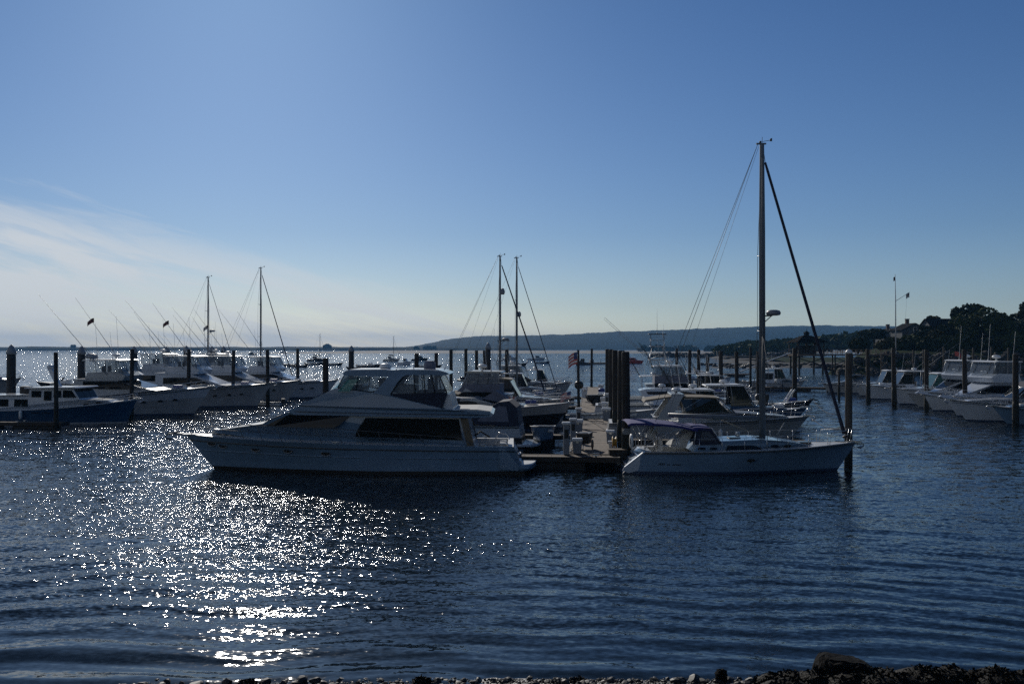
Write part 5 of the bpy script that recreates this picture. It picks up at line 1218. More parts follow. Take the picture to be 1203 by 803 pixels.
mb = MB(); mb.prism([(.2, 2.3), (1.2, 2.9), (1.9, 2.5), (2.2, 2.0)], lambda x, z: .8); mb.build('covered_gear', 'grey_canvas', r)
r = boat('sportfishing_boat', 'cluttered boat under a tan canvas cover, left of the far walkway', 'boat', 671, 478, 12.5, group=GM, D=80); hardtop_boat(r, 12.5, 4.2, 'gelcoat_grey', 1.1, 1.7, outr=False, motors=0, roof='tan_canvas', rods=6)
mb = MB(); mb.prism([(-5.6, 1.2), (-5.2, 2.0), (-3.9, 2.25), (-2.0, 1.5), (-2.0, 1.2)], lambda x, z: 1.6); mb.build('cockpit_cover', 'tan_canvas', r)
r = boat('sportfishing_boat', 'boat with small lookout tower among the sloop rigging, left of the far walkway', 'boat', 668, 468, 12.5, group=GM, D=112); sportfisher(r, 12.5, 4.3, 'gelcoat_grey', 1.1, 1.9, outr=False, tower=True, curtain='vinyl_grey', bridge=.35, house='gelcoat_grey')
r = boat('sloop', 'sloop with the left one of the two close masts, jib furled thick and dark', 'sailboat', 662, 484, 11.5, group=GM, D=91); sloop(r, 11.5, 3.5, hmast=gz(301, 91)-1.4, radar_h=gz(400, 91), furl=.085, backs=2); r.location.x = gx(587.3, 91)-.09*11.5
radar(r, (.09*11.5+.25, 0, gz(345, 91)), .22, .62, 'grey_plastic', 'radar_reflector', .0)
r = boat('sloop', 'sloop with the right one of the two close masts and slimmer furled jib', 'sailboat', 667, 480, 11.0, group=GM, D=96); sloop(r, 11.0, 3.4, hmast=gz(303, 96)-1.4, furl=.05, backs=1); r.location.x = gx(607.2, 96)-.09*11.0
radar(r, (.09*11+.25, 0, gz(371.5, 96)), .2, .55, 'grey_plastic', 'radar_reflector', .0)
# --- right of the walkway
GR = 'boats moored right of the walkway'
r = boat('express_cruiser', 'white express cruiser with brown canvas and radar arch, right behind the sailing yacht', 'boat', 955, 521, 12.6, group=GR, D=58.5); express(r, 12.6, 4.1, 'gelcoat_grey', 1.3, 1.7, canvas='tan_canvas', closed=False, ch=1.4, ah=1.55)
r = boat('open_boat', 'slim boat with dark blue bow lying behind the grey express cruiser', 'boat', 951, 508, 11.0, group=GR, D=66.5); hardtop_boat(r, 11.0, 3.4, 'navy_hull', 1.1, 1.75, outr=False, motors=0, rods=3, roof='white_plastic')
r = boat('open_boat', 'black hulled open boat with three black outboards showing left of its bow', 'boat', 959, 493, 10.5, group=GR, D=76); skiff(r, 10.5, 3.1, 'black_hull', 1.05, 1.75, console=True, motor=False)
for i in range(3): outboard(r, .4+(.55 if i else -.55)*1.0+.55*(i == 2), 1.6, -.6, .9)
Hull_bow = None
for y in (-.5, .5):
    mb = MB(); mb.tube([(3.0, y, 1.6), (3.6, y, 2.5), (3.7, y, 2.6)], .07, 6); mb.build('bow_post', 'white_plastic', r)
anchor(r, 5.3, 1.7, 'black')
r = boat('hardtop_cruiser', 'sleek white hardtop cruiser with dark side glass, right of the tower boat', 'boat', 899, 494, 14.0, group=GR, D=78); express(r, 14.0, 4.3, 'gelcoat', 1.2, 1.6, hardtop=True, hth=.62)
r = boat('tower_sportfisher', 'sportfishing boat with tall pipe tower, tilted outriggers and clear bridge curtains', 'boat', 884, 488, 14.0, group=GR, D=88); sportfisher(r, 14.0, 4.8, 'gelcoat', 1.15, 1.9, bridge=.55, tower=True, skirt='grey_canvas', lean=.75, ants=3, rods=5, house='gelcoat_grey')
r = boat('center_console', 'small white console boat tucked between the piling cluster and the tower boat', 'boat', 782, 502, 7.5, group=GR, D=71); skiff(r, 7.5, 2.5, 'gelcoat', .9, 1.4, console=True)
flag(r, (-3.4, .9, 2.6), .8, .5, droop=.5)
r = boat('pilothouse_boat', 'small white pilothouse boat with two square windows, just left of the tall mast', 'boat', 868, 454, 8.5, right=False, group=GR, D=134); cabin_boat(r, 8.5, 2.8, 'gelcoat_grey', .9, 1.3, 'gelcoat', 1.5)
r = boat('center_console', 'white hardtop fishing boat right of the tall mast, at the long low dock', 'boat', 948, 453, 8.5, group=GR, D=136); hardtop_boat(r, 8.5, 2.8, 'gelcoat_grey', .8, 1.3, outr=False)
r = boat('motor_boat', 'pale boat at the right end of the long low dock, beside the thick bow piling', 'boat', 968, 460.5, 8.0, right=False, group=GR, D=124); express(r, 8.0, 2.8, 'gelcoat_grey', .9, 1.3, canvas=None, arch=False, platform=False)
r = boat('motor_boat', 'bright white boat behind the short piling right of the tower boat', 'boat', 861, 443, 8.0, group=GR, D=152); cabin_boat(r, 8.0, 2.8, 'gelcoat', .9, 1.3)
r = boat('motor_boat', 'white boat seen between the tower boat and the shortest piling', 'boat', 826, 446, 7.5, group=GR, D=150); cabin_boat(r, 7.5, 2.7, 'gelcoat', .8, 1.2, 'gelcoat', 1.0)
for bp, Dx, Lx, hm_, cons, lb in ((922, 71, 8.5, 'gelcoat', True, 'white open console boat lying between the dark blue bow and the black open boat'), (884, 84, 8.0, 'gelcoat_grey', True, 'grey open console boat just behind the sleek hardtop cruiser bow')):
    r = boat('center_console', lb, 'boat', bp, 490, Lx, group=GR, D=Dx); skiff(r, Lx, 2.6, hm_, .9, 1.4, console=cons); fender(r, .5, -1.3, .45); antenna(r, (0, .3, 1.6), 2.2)
for args in ((10.5, 915, 63, 'gelcoat', 'white hardtop boat lying between the brown canvas cruiser and the dark blue bow'), (9.5, 893, 97, 'gelcoat', 'white hardtop boat behind the sleek hardtop cruiser'), (11.0, 838, 94, 'gelcoat_grey', 'grey hardtop boat hard up behind the tower boat stern'), (10.5, 880, 104, 'gelcoat_grey', 'grey hardtop boat with thin outriggers, farthest but one right of the walkway'), (9.0, 866, 113, 'gelcoat', 'white hardtop boat nearest the short piling, far right of the walkway')):
    Lx, bp, Dx, hm_, lb = args; r = boat('fishing_boat', lb, 'boat', bp, 470, Lx, group=GR, D=Dx); hardtop_boat(r, Lx, Lx*.33, hm_, .95, 1.5, outr=(Dx == 104), rods=5)
for args in ((9.0, 650, 86, 'gelcoat', 'white hardtop boat under the sloop jibs, left of the flag piling'), (9.5, 655, 104, 'gelcoat', 'white hardtop boat right of the sloops, beside the far walkway'), (9.0, 672, 121, 'gelcoat_grey', 'grey hardtop boat at the far left end of the walkway')):
    Lx, bp, Dx, hm_, lb = args; r = boat('fishing_boat', lb, 'boat', bp, 470, Lx, group=GM, D=Dx); hardtop_boat(r, Lx, Lx*.33, hm_, .95, 1.5, outr=False, rods=5)
# --- right fleet, bows to the left
GQ = 'boats moored along the right dock'
r = boat('fishing_boat', 'leftmost boat of the fleet on the right, low with a pale windscreen', 'boat', 1004, 466, 9.5, False, group=GQ, D=116); hardtop_boat(r, 9.5, 3.2, 'gelcoat_grey', 1.0, 1.6, outr=False)
r = boat('fishing_boat', 'hardtop fishing boat with outriggers and a red flag, in the fleet on the right', 'boat', 1013, 469, 11.5, False, group=GQ, D=109); hardtop_boat(r, 11.5, 3.8, 'gelcoat', 1.05, 1.75, lean=.9, rods=5)
flag(r, (-4.4, 1.6, 5.6), .7, .5, ('flag_red', 'flag_red', 'flag_red'), .4)
r = boat('fishing_boat', 'fishing boat with green tinted windscreen, left of the white flybridge boats', 'boat', 1047, 475, 11.5, False, group=GQ, D=99); hardtop_boat(r, 11.5, 3.9, 'gelcoat', 1.05, 1.8, glass='green_tint', outr=False)
r = boat('fishing_boat', 'grey open console boat low in the gap left of the first white flybridge boat', 'boat', 1069, 478, 9.5, False, group=GQ, D=94); skiff(r, 9.5, 3.0, 'gelcoat_grey', .9, 1.4, console=True)
r = boat('sportfishing_boat', 'white flybridge boat with sloping visor, left one of the pair on the right', 'boat', 1087, 483, 12.5, False, yaw=.30, group=GQ, D=88); sportfisher(r, 12.5, 4.4, 'gelcoat', 1.2, 1.9, fwd=.17, outr=False, bridge=.80, windsh=True)
r = boat('sportfishing_boat', 'white flybridge boat with long clear curtains at the right edge', 'boat', 1114, 490, 13.0, False, yaw=.28, group=GQ, D=81); sportfisher(r, 13.0, 4.6, 'gelcoat', 1.2, 1.9, fwd=.16, outr=False, bridge=.80, windsh=False)
r = boat('express_cruiser', 'white express cruiser with pointed pulpit, lowest in front of the right flybridge boat', 'boat', 1121, 494.5, 12.0, False, group=GQ, D=76.5); express(r, 12.0, 3.9, 'gelcoat', 1.15, 1.75, canvas='navy_canvas', closed=False)
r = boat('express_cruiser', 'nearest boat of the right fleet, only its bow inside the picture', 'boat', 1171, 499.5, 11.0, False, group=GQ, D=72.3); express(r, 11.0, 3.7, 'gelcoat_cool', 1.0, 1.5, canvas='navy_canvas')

# ================================================================ boats at moorings far out
GF = 'boats at moorings in the outer harbour'
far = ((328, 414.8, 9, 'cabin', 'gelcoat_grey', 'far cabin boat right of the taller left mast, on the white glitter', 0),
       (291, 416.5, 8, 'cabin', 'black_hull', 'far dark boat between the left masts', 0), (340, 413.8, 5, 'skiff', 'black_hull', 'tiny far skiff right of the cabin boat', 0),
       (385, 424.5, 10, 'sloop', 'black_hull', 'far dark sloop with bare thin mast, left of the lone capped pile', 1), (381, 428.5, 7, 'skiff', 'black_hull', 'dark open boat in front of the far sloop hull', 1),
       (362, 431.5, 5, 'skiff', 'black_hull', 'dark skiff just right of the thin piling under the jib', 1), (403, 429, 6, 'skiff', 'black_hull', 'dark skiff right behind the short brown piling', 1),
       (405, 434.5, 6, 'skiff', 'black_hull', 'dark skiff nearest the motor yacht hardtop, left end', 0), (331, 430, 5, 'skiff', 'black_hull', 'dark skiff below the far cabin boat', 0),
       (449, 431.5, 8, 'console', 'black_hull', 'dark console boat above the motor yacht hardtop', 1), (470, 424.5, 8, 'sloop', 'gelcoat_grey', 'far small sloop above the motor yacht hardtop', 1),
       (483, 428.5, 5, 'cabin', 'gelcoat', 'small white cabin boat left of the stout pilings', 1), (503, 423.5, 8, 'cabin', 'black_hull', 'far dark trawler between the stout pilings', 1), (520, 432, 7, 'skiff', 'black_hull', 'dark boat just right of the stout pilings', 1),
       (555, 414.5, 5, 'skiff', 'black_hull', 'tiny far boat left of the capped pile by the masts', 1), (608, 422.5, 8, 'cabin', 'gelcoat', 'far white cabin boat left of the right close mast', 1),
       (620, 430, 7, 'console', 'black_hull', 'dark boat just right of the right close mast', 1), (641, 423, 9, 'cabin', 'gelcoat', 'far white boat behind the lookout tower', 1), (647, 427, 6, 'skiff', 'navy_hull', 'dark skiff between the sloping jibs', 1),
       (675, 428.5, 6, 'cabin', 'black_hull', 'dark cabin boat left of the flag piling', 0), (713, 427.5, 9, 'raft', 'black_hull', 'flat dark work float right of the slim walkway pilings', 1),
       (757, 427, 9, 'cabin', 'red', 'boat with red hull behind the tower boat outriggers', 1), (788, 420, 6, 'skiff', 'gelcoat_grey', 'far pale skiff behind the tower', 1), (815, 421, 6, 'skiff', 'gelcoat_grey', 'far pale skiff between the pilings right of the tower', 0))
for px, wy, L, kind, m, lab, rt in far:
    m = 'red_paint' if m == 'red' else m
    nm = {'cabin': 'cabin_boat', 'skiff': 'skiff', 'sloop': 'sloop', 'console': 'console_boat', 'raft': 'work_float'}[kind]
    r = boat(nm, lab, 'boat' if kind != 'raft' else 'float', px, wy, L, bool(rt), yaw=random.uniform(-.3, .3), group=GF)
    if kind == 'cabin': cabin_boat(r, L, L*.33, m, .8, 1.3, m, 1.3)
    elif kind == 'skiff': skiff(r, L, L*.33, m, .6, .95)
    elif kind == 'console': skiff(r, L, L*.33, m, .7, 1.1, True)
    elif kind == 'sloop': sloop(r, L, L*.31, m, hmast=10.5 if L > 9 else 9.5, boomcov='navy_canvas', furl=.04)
    else:
        mb = MB(); mb.box(-L/2, L/2, -1.5, 1.5, -.2, .6, bev=.08); mb.build('deck', 'timber', r); mb = MB(); mb.box(-2, -.6, -.8, .8, .6, 1.7, bev=.05); mb.build('shed', 'gelcoat_grey', r); mb = MB(); mb.tube([(2, 0, .6), (2.4, 0, 2.2)], .08, 6); mb.build('davit', 'black', r)
GB = 'white mooring buoys'
for px, wy, lab in ((619.7, 425.5, 'white mooring ball right of the close masts'), (589, 441, 'white mooring ball behind the curtained flybridge'), (652, 417, 'white mooring ball far behind the sloping jibs'), (845, 436, 'white mooring ball near the row of pilings')):
    D = wl(wy); r = thing('mooring_buoy', lab, 'buoy', (gx(px, D), D, 0), 0, GB); mb = MB(); mb.lathe([(0, -.3), (.4, -.15), (.5, .1), (.42, .4), (.2, .58), (0, .6)], (0, 0, 0), 14); mb.build('float', 'white_plastic', r); mb = MB(); mb.tube([(0, 0, .58), (0, 0, .8)], .04, 6); mb.build('ring_post', 'steel', r)

def mooring(boat_o, label_boat_pts, m='dark_rope', r=.018):
    mb = MB(); a, b = Vector(label_boat_pts[0]), Vector(label_boat_pts[1]); n = 8
    mb.tube([a+(b-a)*i/n-Vector((0, 0, .35*math.sin(pi*i/n))) for i in range(n+1)], r, 5)
    o = mb.build('mooring_line', m); o.parent = boat_o; o.matrix_parent_inverse = Matrix.Translation(boat_o.location) @ Matrix.Rotation(boat_o.rotation_euler.z, 4, 'Z')
    o.matrix_parent_inverse = o.matrix_parent_inverse.inverted(); return o
def bow_of(o, L, zb): a = o.rotation_euler.z; return (o.location.x+math.cos(a)*L/2, o.location.y+math.sin(a)*L/2, zb)
def find(lbl): return [o for o in bpy.data.objects if o.get('label') == lbl][0]
for lbl, L_, zb_, tgt in (('black hulled open boat with three black outboards showing left of its bow', 10.5, 1.75, (gx(996, 60), 62, 1.6)), ('white express cruiser with brown canvas and radar arch, right behind the sailing yacht', 12.6, 1.7, (gx(994, 47.2), 47.2, 2.0)),
    ('blue hulled lobster boat with white wheelhouse at the left edge', 13.0, 1.9, (gx(154.5, 79), 79, 2.6)), ('large white cruiser with broad bridge windows behind the blue lobster boat', 17.0, 2.5, (gx(221.5, 90), 90, 3.0)),
    ('fishing boat with green tinted windscreen, left of the white flybridge boats', 11.5, 1.8, (gx(1050.5, 96), 96, 2.8)), ('white flybridge boat with sloping visor, left one of the pair on the right', 12.5, 1.9, (gx(1088.3, 90), 90, 2.8)), ('white flybridge boat with long clear curtains at the right edge', 13, 1.9, (gx(1134, 82), 82, 2.8))):
    o = find(lbl); mooring(o, (bow_of(o, L_, zb_), tgt))
my = bpy.data.objects['motor_yacht']
mooring(my, ((-.6, 46.1, 1.3), (.6, 47.0, .75)), 'dark_rope', .022); mooring(my, ((-8.2, 48.6, 1.7), (gx(382.5, 61), 61, 1.8)), 'dark_rope', .02)

# fenders along the berthed boats and a few things left on deck
rf = random.Random(21)
for o in [o for o in bpy.data.objects if o.get('group') in (GL, GM, GR, GQ)]:
    hs = [c for c in o.children if c.name.split('.')[0] == 'hull']
    if not hs: continue
    bb = [Vector(b) for b in hs[0].bound_box]; L_ = max(b.x for b in bb)*2; W_ = max(b.y for b in bb); top = max(b.z for b in bb)
    side = -1 if math.cos(o.rotation_euler.z) > 0 else 1
    for k in range(rf.choice((1, 2, 2, 3))):
        fender(o, L_*rf.uniform(-.32, .12), side*(W_+.10), top*.38, .6, .13, rf.choice(('white_plastic', 'white_plastic', 'navy_canvas')))
    if rf.random() < .6:
        mb = MB(); x = L_*rf.uniform(.26, .34); mb.box(x-.4, x+.4, -.25, .25, top*.93, top*.93+.28, bev=.06); mb.build('deck_box', rf.choice(('white_plastic', 'blue_plastic', 'white_canvas')), o)
# ================================================================ land
mat('forest_far', (0.013, 0.030, 0.027), 0.95, spec=.04, vary=.55, vscale=.012, bump=0)
mat('grass', (0.016, 0.030, 0.007), .95, spec=.04, vary=.5, vscale=.25)
mat('mud', (0.060, 0.052, 0.044), .8, spec=.15, vary=.5, vscale=.08, bump=.4, bscale=1.5)
mat('sand_far', (0.14, 0.135, 0.125), .9, vary=.4, vscale=.01)
mat('stone_dark', (0.045, 0.042, 0.040), .9, vary=.6, vscale=.8, bump=.7, bscale=3)
mat('stone_jetty', (0.03, 0.028, 0.03), .9, vary=.5, vscale=.5)
mat('leaf_dark', (0.030, 0.042, 0.014), .85, spec=.12, vary=.55, vscale=.35)
mat('leaf_mid', (0.050, 0.070, 0.018), .85, spec=.12, vary=.55, vscale=.35)
mat('leaf_olive', (0.060, 0.060, 0.020), .85, spec=.12, vary=.5, vscale=.35)
mat('bark', (0.045, 0.036, 0.028), .95, vary=.5, vscale=1.5)
mat('shingle_wall', (0.05, 0.06, 0.07), .85, vary=.3, vscale=.6)
mat('shingle_roof', (0.013, 0.013, 0.014), .95, spec=.02, vary=.4, vscale=.6)
mat('brick', (0.05, 0.028, 0.022), .9, vary=.3)
mat('white_trim', (0.55, 0.55, 0.54), .6)
mat('pebble', (0.035, 0.031, 0.028), .55, spec=.3, vary=.7, vscale=2.5)
mat('wet_sand', (0.025, 0.021, 0.017), .45, vary=.5, vscale=2.5, bump=.5, bscale=30)
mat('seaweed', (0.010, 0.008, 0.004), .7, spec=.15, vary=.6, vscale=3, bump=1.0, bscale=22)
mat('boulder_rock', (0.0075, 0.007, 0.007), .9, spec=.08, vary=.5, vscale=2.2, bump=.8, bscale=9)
def grid_sheet(name, m, xs, ys, zf, label=None, kind='structure', cat=None, smooth=True):
    mb = MB(); n, k = len(xs), len(ys)
    vs = [(x, y, zf(x, y)) for y in ys for x in xs]
    mb.add(vs, [(j*n+i, j*n+i+1, (j+1)*n+i+1, (j+1)*n+i) for j in range(k-1) for i in range(n-1)], 0, smooth)
    o = mb.build(name, m); tag(o, label, cat, kind=kind)
    if o.data.polygons[0].normal.z < 0: o.data.flip_normals()
    return o
def interp(tab, v):
    for (a, za), (b, zb) in zip(tab[:-1], tab[1:]):
        if v <= b: return za + (zb-za)*max(0, (v-a))/(b-a)
    return tab[-1][1]
sn = lambda x, y, s: (math.sin(x*s+1.3*y*s)+math.sin(1.7*x*s-.8*y*s+1)+math.sin(.6*x*s+2.1*y*s+2))/3
# wooded headland across the bay
HT = [(470, 409), (483, 407.3), (505, 403), (530, 398.2), (560, 394.8), (600, 394.5), (660, 393.2), (700, 391.2), (760, 388.6), (830, 385.6), (870, 384.0), (960, 382.4), (1040, 383), (1120, 384.2), (1203, 385), (1400, 388)]
DH = 3400.0
def hillz(x, y):
    px = x*F/DH+CX; top = (gz(interp(HT, px), DH)) if px > 470 else 0
    u = (y-2950)/(DH-2950)
    s = math.sin(min(max(u, 0), 1)*pi/2)**.8 if u < 1 else max(0, 1-(u-1)*1.2)
    rough = (2.2*sn(x, y, .031)+1.6*sn(x, y, .083)+1.1*sn(x, y, .21)) * min(1, max(0, (px-478)/30))
    dents = 6*sn(x, y, .006)*(1-abs(u-.5)) if 0 < u < 1 else 0
    return max(-1.0, top*s + (rough+dents)*min(1, s*1.5)*.8)
ox = [gx(465, DH)+(gx(1420, DH)-gx(465, DH))*i/520 for i in range(521)]
grid_sheet('hill', 'forest_far', ox, [2950, 2985, 3020, 3060, 3100, 3150, 3200, 3250, 3300, 3350, 3400, 3460, 3560], hillz, 'long wooded headland fading to blue across the bay', cat='hill')
# thin spit with dunes on the left horizon
grid_sheet('spit', 'forest_far', [gx(-120, 2300)+(gx(640, 2300)-gx(-120, 2300))*i/300 for i in range(301)], [2260, 2268, 2300, 2340, 2380],
           lambda x, y: -1 if y in (2260, 2380) else (3.0 if y == 2268 else 8.2)+1.1*sn(x, y, .018)+.8*sn(x, y, .07)+1.6*max(0, sn(x, 0, .0115)-.45), 'long low spit along the left horizon', cat='spit')
grid_sheet('sandbar', 'sand_far', [-330+34*i for i in range(44)], [940, 1050, 1300, 1600, 2150, 2250],
           lambda x, y: (-.4 if y in (940, 2250) or x <= -329 else .25)+.12*sn(x, y, .009), 'pale tidal sand flat before the headland', cat='sand')
def tree_lumps(name, cells, m, label, seed, leaf):
    """far wood that reads as one mass: many leaf tufts heaped into crowns"""
    rr = random.Random(seed); mb = MB()
    for cx, cy, cz, rx, rz_, n in cells:
        for _ in range(n):
            a = rr.uniform(0, 2*pi); u = rr.uniform(-.25, 1); k = rr.uniform(.72, 1.05); q = math.sqrt(max(0, 1-min(1, abs(u))**2))
            c = Vector((cx+rx*k*q*math.cos(a), cy+rx*k*q*math.sin(a), cz+rz_*k*u)); s = leaf*rr.uniform(.6, 1.5)
            d1 = Vector((rr.uniform(-1, 1), rr.uniform(-1, 1), rr.uniform(-.6, .6))).normalized()*s; d2 = Vector((rr.uniform(-1, 1), rr.uniform(-1, 1), rr.uniform(-1, 1))).normalized()*s
            mb.add([c-d1, c-d2*.8, c+d1, c+d2], [(0,1,2,3)])
    o = mb.build(name, m); tag(o, label, 'woods', kind='stuff'); return o
rr = random.Random(4); cells = []
WT = [(842, 409), (865, 405), (880, 401.5), (905, 400), (935, 398.5), (958, 397), (975, 393.5), (1000, 392), (1030, 389.5), (1060, 389), (1110, 388), (1210, 390)]
for i in range(170):
    D = rr.uniform(520, 640); px = rr.uniform(850, 1215); t = gz(interp(WT, px), D)
    cells.append((gx(px, D), D, max(1.0, t*rr.uniform(.45, .62)), rr.uniform(5, 9), max(2, t*rr.uniform(.36, .46)), 190))
tree_lumps('woods', cells, 'leaf_mid', 'dark green woods along the shore between the pavilion and the headland', 3, 1.5)
cells = [(gx(rr.uniform(488, 515), 2240), 2240+rr.uniform(-8, 8), 4, 6, 6, 60) for i in range(5)] + [(gx(rr.uniform(755, 990), 1500), 1500, 2, 9, 7, 60) for i in range(22)]
tree_lumps('shore_scrub', cells, 'leaf_dark', 'dark scrub at the foot of the headland', 5, 3.0)
# mud flat, jetty and marsh
grid_sheet('mudflat', 'mud', [gx(838, 300)-40+(150)*i/40 for i in range(41)], [265, 285, 330, 400, 480, 560, 600],
           lambda x, y: -.5 if (x < gx(838, y) or y == 265) else .18+.12*sn(x, y, .11)+(.6 if y > 550 else 0), 'brown tidal mud flat below the pavilion', cat='mud')
def rocks(name, m, pts, label, seed, cat='rocks', kind='stuff'):
    rr = random.Random(seed); mb = MB(); ico = bmesh.new(); bmesh.ops.create_icosphere(ico, subdivisions=2, radius=1)
    V = [v.co.copy() for v in ico.verts]; Fc = [[v.index for v in f.verts] for f in ico.faces]; ico.free()
    for c, s in pts:
        k = [Vector((rr.uniform(-1, 1), rr.uniform(-1, 1), rr.uniform(-1, 1))).normalized() for _ in range(7)]
        sc_ = (s*rr.uniform(.8, 1.4), s*rr.uniform(.7, 1.2), s*rr.uniform(.5, .9)); rz = rr.uniform(0, 6.28); out = []
        for v in V:
            q = v.copy()
            for n in k:
                d = q.dot(n)
                if d > .62: q -= n*(d-.62)
            q = Vector((q.x*sc_[0], q.y*sc_[1], q.z*sc_[2])); q = Matrix.Rotation(rz, 3, 'Z') @ q; out.append(q+Vector(c))
        mb.add(out, Fc)
    o = mb.build(name, m); tag(o, label, cat, kind=kind); return o
rr = random.Random(12)
rocks('stone_jetty', 'stone_jetty', [((gx(px_, 600)+rr.uniform(-1, 1), 600+rr.uniform(-4, 4), rr.uniform(.2, 2.3)), rr.uniform(1.0, 2.0)) for px_ in [768+1.15*i for i in range(150)] for _ in range(2)], 'dark low stone jetty behind the mud flat', 1, 'jetty')
rocks('mud_stones', 'stone_jetty', [((gx(rr.uniform(840, 1000), 292), 292+rr.uniform(-16, 40), rr.uniform(.1, .4)), rr.uniform(.3, 1.1)) for _ in range(150)], 'dark weedy stones along the edge of the mud flat', 2)
grid_sheet('marsh', 'grass', [gx(905, 400)+(gx(1060, 400)-gx(905, 400))*i/30 for i in range(31)], [370, 382, 400, 430, 470],
           lambda x, y: {370: -.2, 382: .5, 400: 1.2, 430: 1.6, 470: 1.0}[y]+.25*sn(x, y, .2), 'green marsh grass strip behind the pavilion pier', cat='grass')
# right bank: rock revetment, lawn, hedge
def bank_front(x): return 208 - (x-75)*.22
grid_sheet('bank', 'grass', [72+4*i for i in range(45)], [0, 5, 9, 14, 24, 40, 70, 120],
           lambda x, y: 0, 'grassy bank above the rocks on the right', cat='bank')
bk = bpy.data.objects['bank']
for v in bk.data.vertices:
    t = v.co.y; ed = min(1, max(0, (v.co.x-72)/14))
    v.co.z = (interp([(0, -.6), (5, 2.5), (9, 4.6), (14, 5.2), (24, 6.0), (40, 6.6), (70, 7.6), (120, 8.4)], t)+.2*sn(v.co.x, t, .25))*(.25+.75*ed) - (.8 if ed < .1 else 0); v.co.y = bank_front(v.co.x)+t; v.co.x += max(0, t-5)*.40
bk.data.update()
rp = []
for i in range(900):
    x = rr.uniform(73, 175); t = rr.uniform(-1, 9.5); ed = min(1, max(.25, .25+.75*(x-72)/14)); rp.append(((x, bank_front(x)+t, (interp([(-1, -.2), (0, 0), (5, 2.6), (9.5, 4.9)], t))*ed), rr.uniform(.45, 1.0)))
rocks('rock_revetment', 'stone_dark', rp, 'dark rough stone revetment along the shore on the right', 8)
# unseen shore behind the viewpoint, added and raised to darken window reflections
grid_sheet('shore_bank', 'leaf_dark', [-300+15*i for i in range(41)], [-4, -8, -14, -22, -40, -70],
           lambda x, y: {-4: 2.2, -8: 4.0, -14: 4.2, -22: 11.0, -40: 22.0, -70: 32.0}[y]+.8*sn(x, y, .23), 'bank of the near shore behind the viewpoint', cat='bank')

# ---------------------------------------------------------------- trees
def tree(X, Y, zb, Hh, rx, m, label, seed, lobes=13, n=4200, leaf=.42, trunk=.35, flat=1.0, low=.18, gap=.55, name='tree', multi=3):
    rr = random.Random(seed); root = thing(name, label, 'tree', (X, Y, zb), rr.uniform(0, 6), 'trees on the right bank')
    L_ = []; cz = Hh*(low+(1-low)*.5); rz_ = Hh*(1-low)*.5
    for i in range(lobes):
        a = rr.uniform(0, 2*pi); u = rr.uniform(-.75, .85); q = math.sqrt(1-u*u)*rr.uniform(.45, .80)
        L_.append((Vector((rx*q*math.cos(a), rx*q*math.sin(a), cz+rz_*u*.72)), rx*rr.uniform(.26, gap)))
    L_.append((Vector((0, 0, cz+rz_*.55)), rx*.42)); rx *= 1.1
    mb = MB()
    per = n//len(L_)
    for c, r in L_:
        for _ in range(per):
            d = Vector((rr.gauss(0, 1), rr.gauss(0, 1), rr.gauss(0, 1))).normalized()*r*rr.uniform(.35, 1.08)**.6; d.z *= .72*flat
            p = c+d; s = leaf*rr.uniform(.5, 1.35)
            if p.z < Hh*low*.7: continue
            d1 = Vector((rr.uniform(-1, 1), rr.uniform(-1, 1), rr.uniform(-.8, .8))).normalized()*s; d2 = d1.cross(Vector((rr.uniform(-1, 1), rr.uniform(-1, 1), rr.uniform(-1, 1)))).normalized()*s*.7
            mb.add([p-d1, p-d2, p+d1, p+d2], [(0,1,2,3)])
    mb.build('crown', m, root)
    mb = MB(); mb.tube([(0, 0, -.5), (.1, .05, Hh*low), (.0, .1, cz)], trunk, 9, r1=trunk*.55)
    for c, r in L_[:9]:
        k = Vector((0, .05, Hh*low*rr.uniform(.9, 1.6))); mb.tube([k, k+(c-k)*.5+Vector((0, 0, -.2)), c], trunk*.38, 6, r1=.05)
    mb.build('trunk', 'bark', root)
    return root
def tpx(px, ytop, ybase, wpx, D, m, label, seed, **k):
    zb = gz(ybase, D); tree(gx(px, D), D, zb, gz(ytop, D)-zb, wpx*D/F/2, m, label, seed, **k)
tpx(1139, 354, 404, 46, 243, 'leaf_dark', 'broad airy tree standing behind the big round one', 11, gap=.42, lobes=16)
tpx(1158, 360, 412, 66, 226, 'leaf_mid', 'big round dark tree, the widest on the right bank', 12, lobes=20, n=7000, gap=.46, low=.08)
tpx(1208, 349, 408, 48, 238, 'leaf_dark', 'tall dark tree cut off by the right edge', 13, lobes=16, n=5000, low=.1)
tpx(1183, 371, 410, 36, 247, 'leaf_dark', 'dark tree filling the gap between the round tree and the edge', 14, low=.1)
tpx(1094, 371, 396, 22, 292, 'leaf_olive', 'small airy tree above the house roofs', 15, gap=.36, leaf=.5, low=.4)
tpx(1112, 380, 410, 24, 232, 'leaf_dark', 'dark bushy tree just left of the big round tree', 16, low=.08)
tpx(1099, 387, 408, 20, 230, 'leaf_olive', 'small olive tree in front of the second house', 17, low=.08)
tpx(1127, 392, 414, 26, 221, 'leaf_mid', 'bright green bush at the left foot of the big round tree', 18, low=.02, name='bush')
tpx(1194, 391, 416, 40, 216, 'leaf_mid', 'bright green bush in the lower right above the rocks', 19, low=.02, name='bush', n=5000)
tpx(1176, 398, 416, 24, 216, 'leaf_olive', 'low olive bush between the round tree and the right bush', 20, low=.02, name='bush')
tpx(1072, 396, 411, 30, 238, 'leaf_mid', 'low green hedge bush in front of the houses, right part', 21, low=.02, name='bush')
tpx(1046, 398, 411, 28, 240, 'leaf_olive', 'low olive hedge bush under the flagpole', 22, low=.02, name='bush')
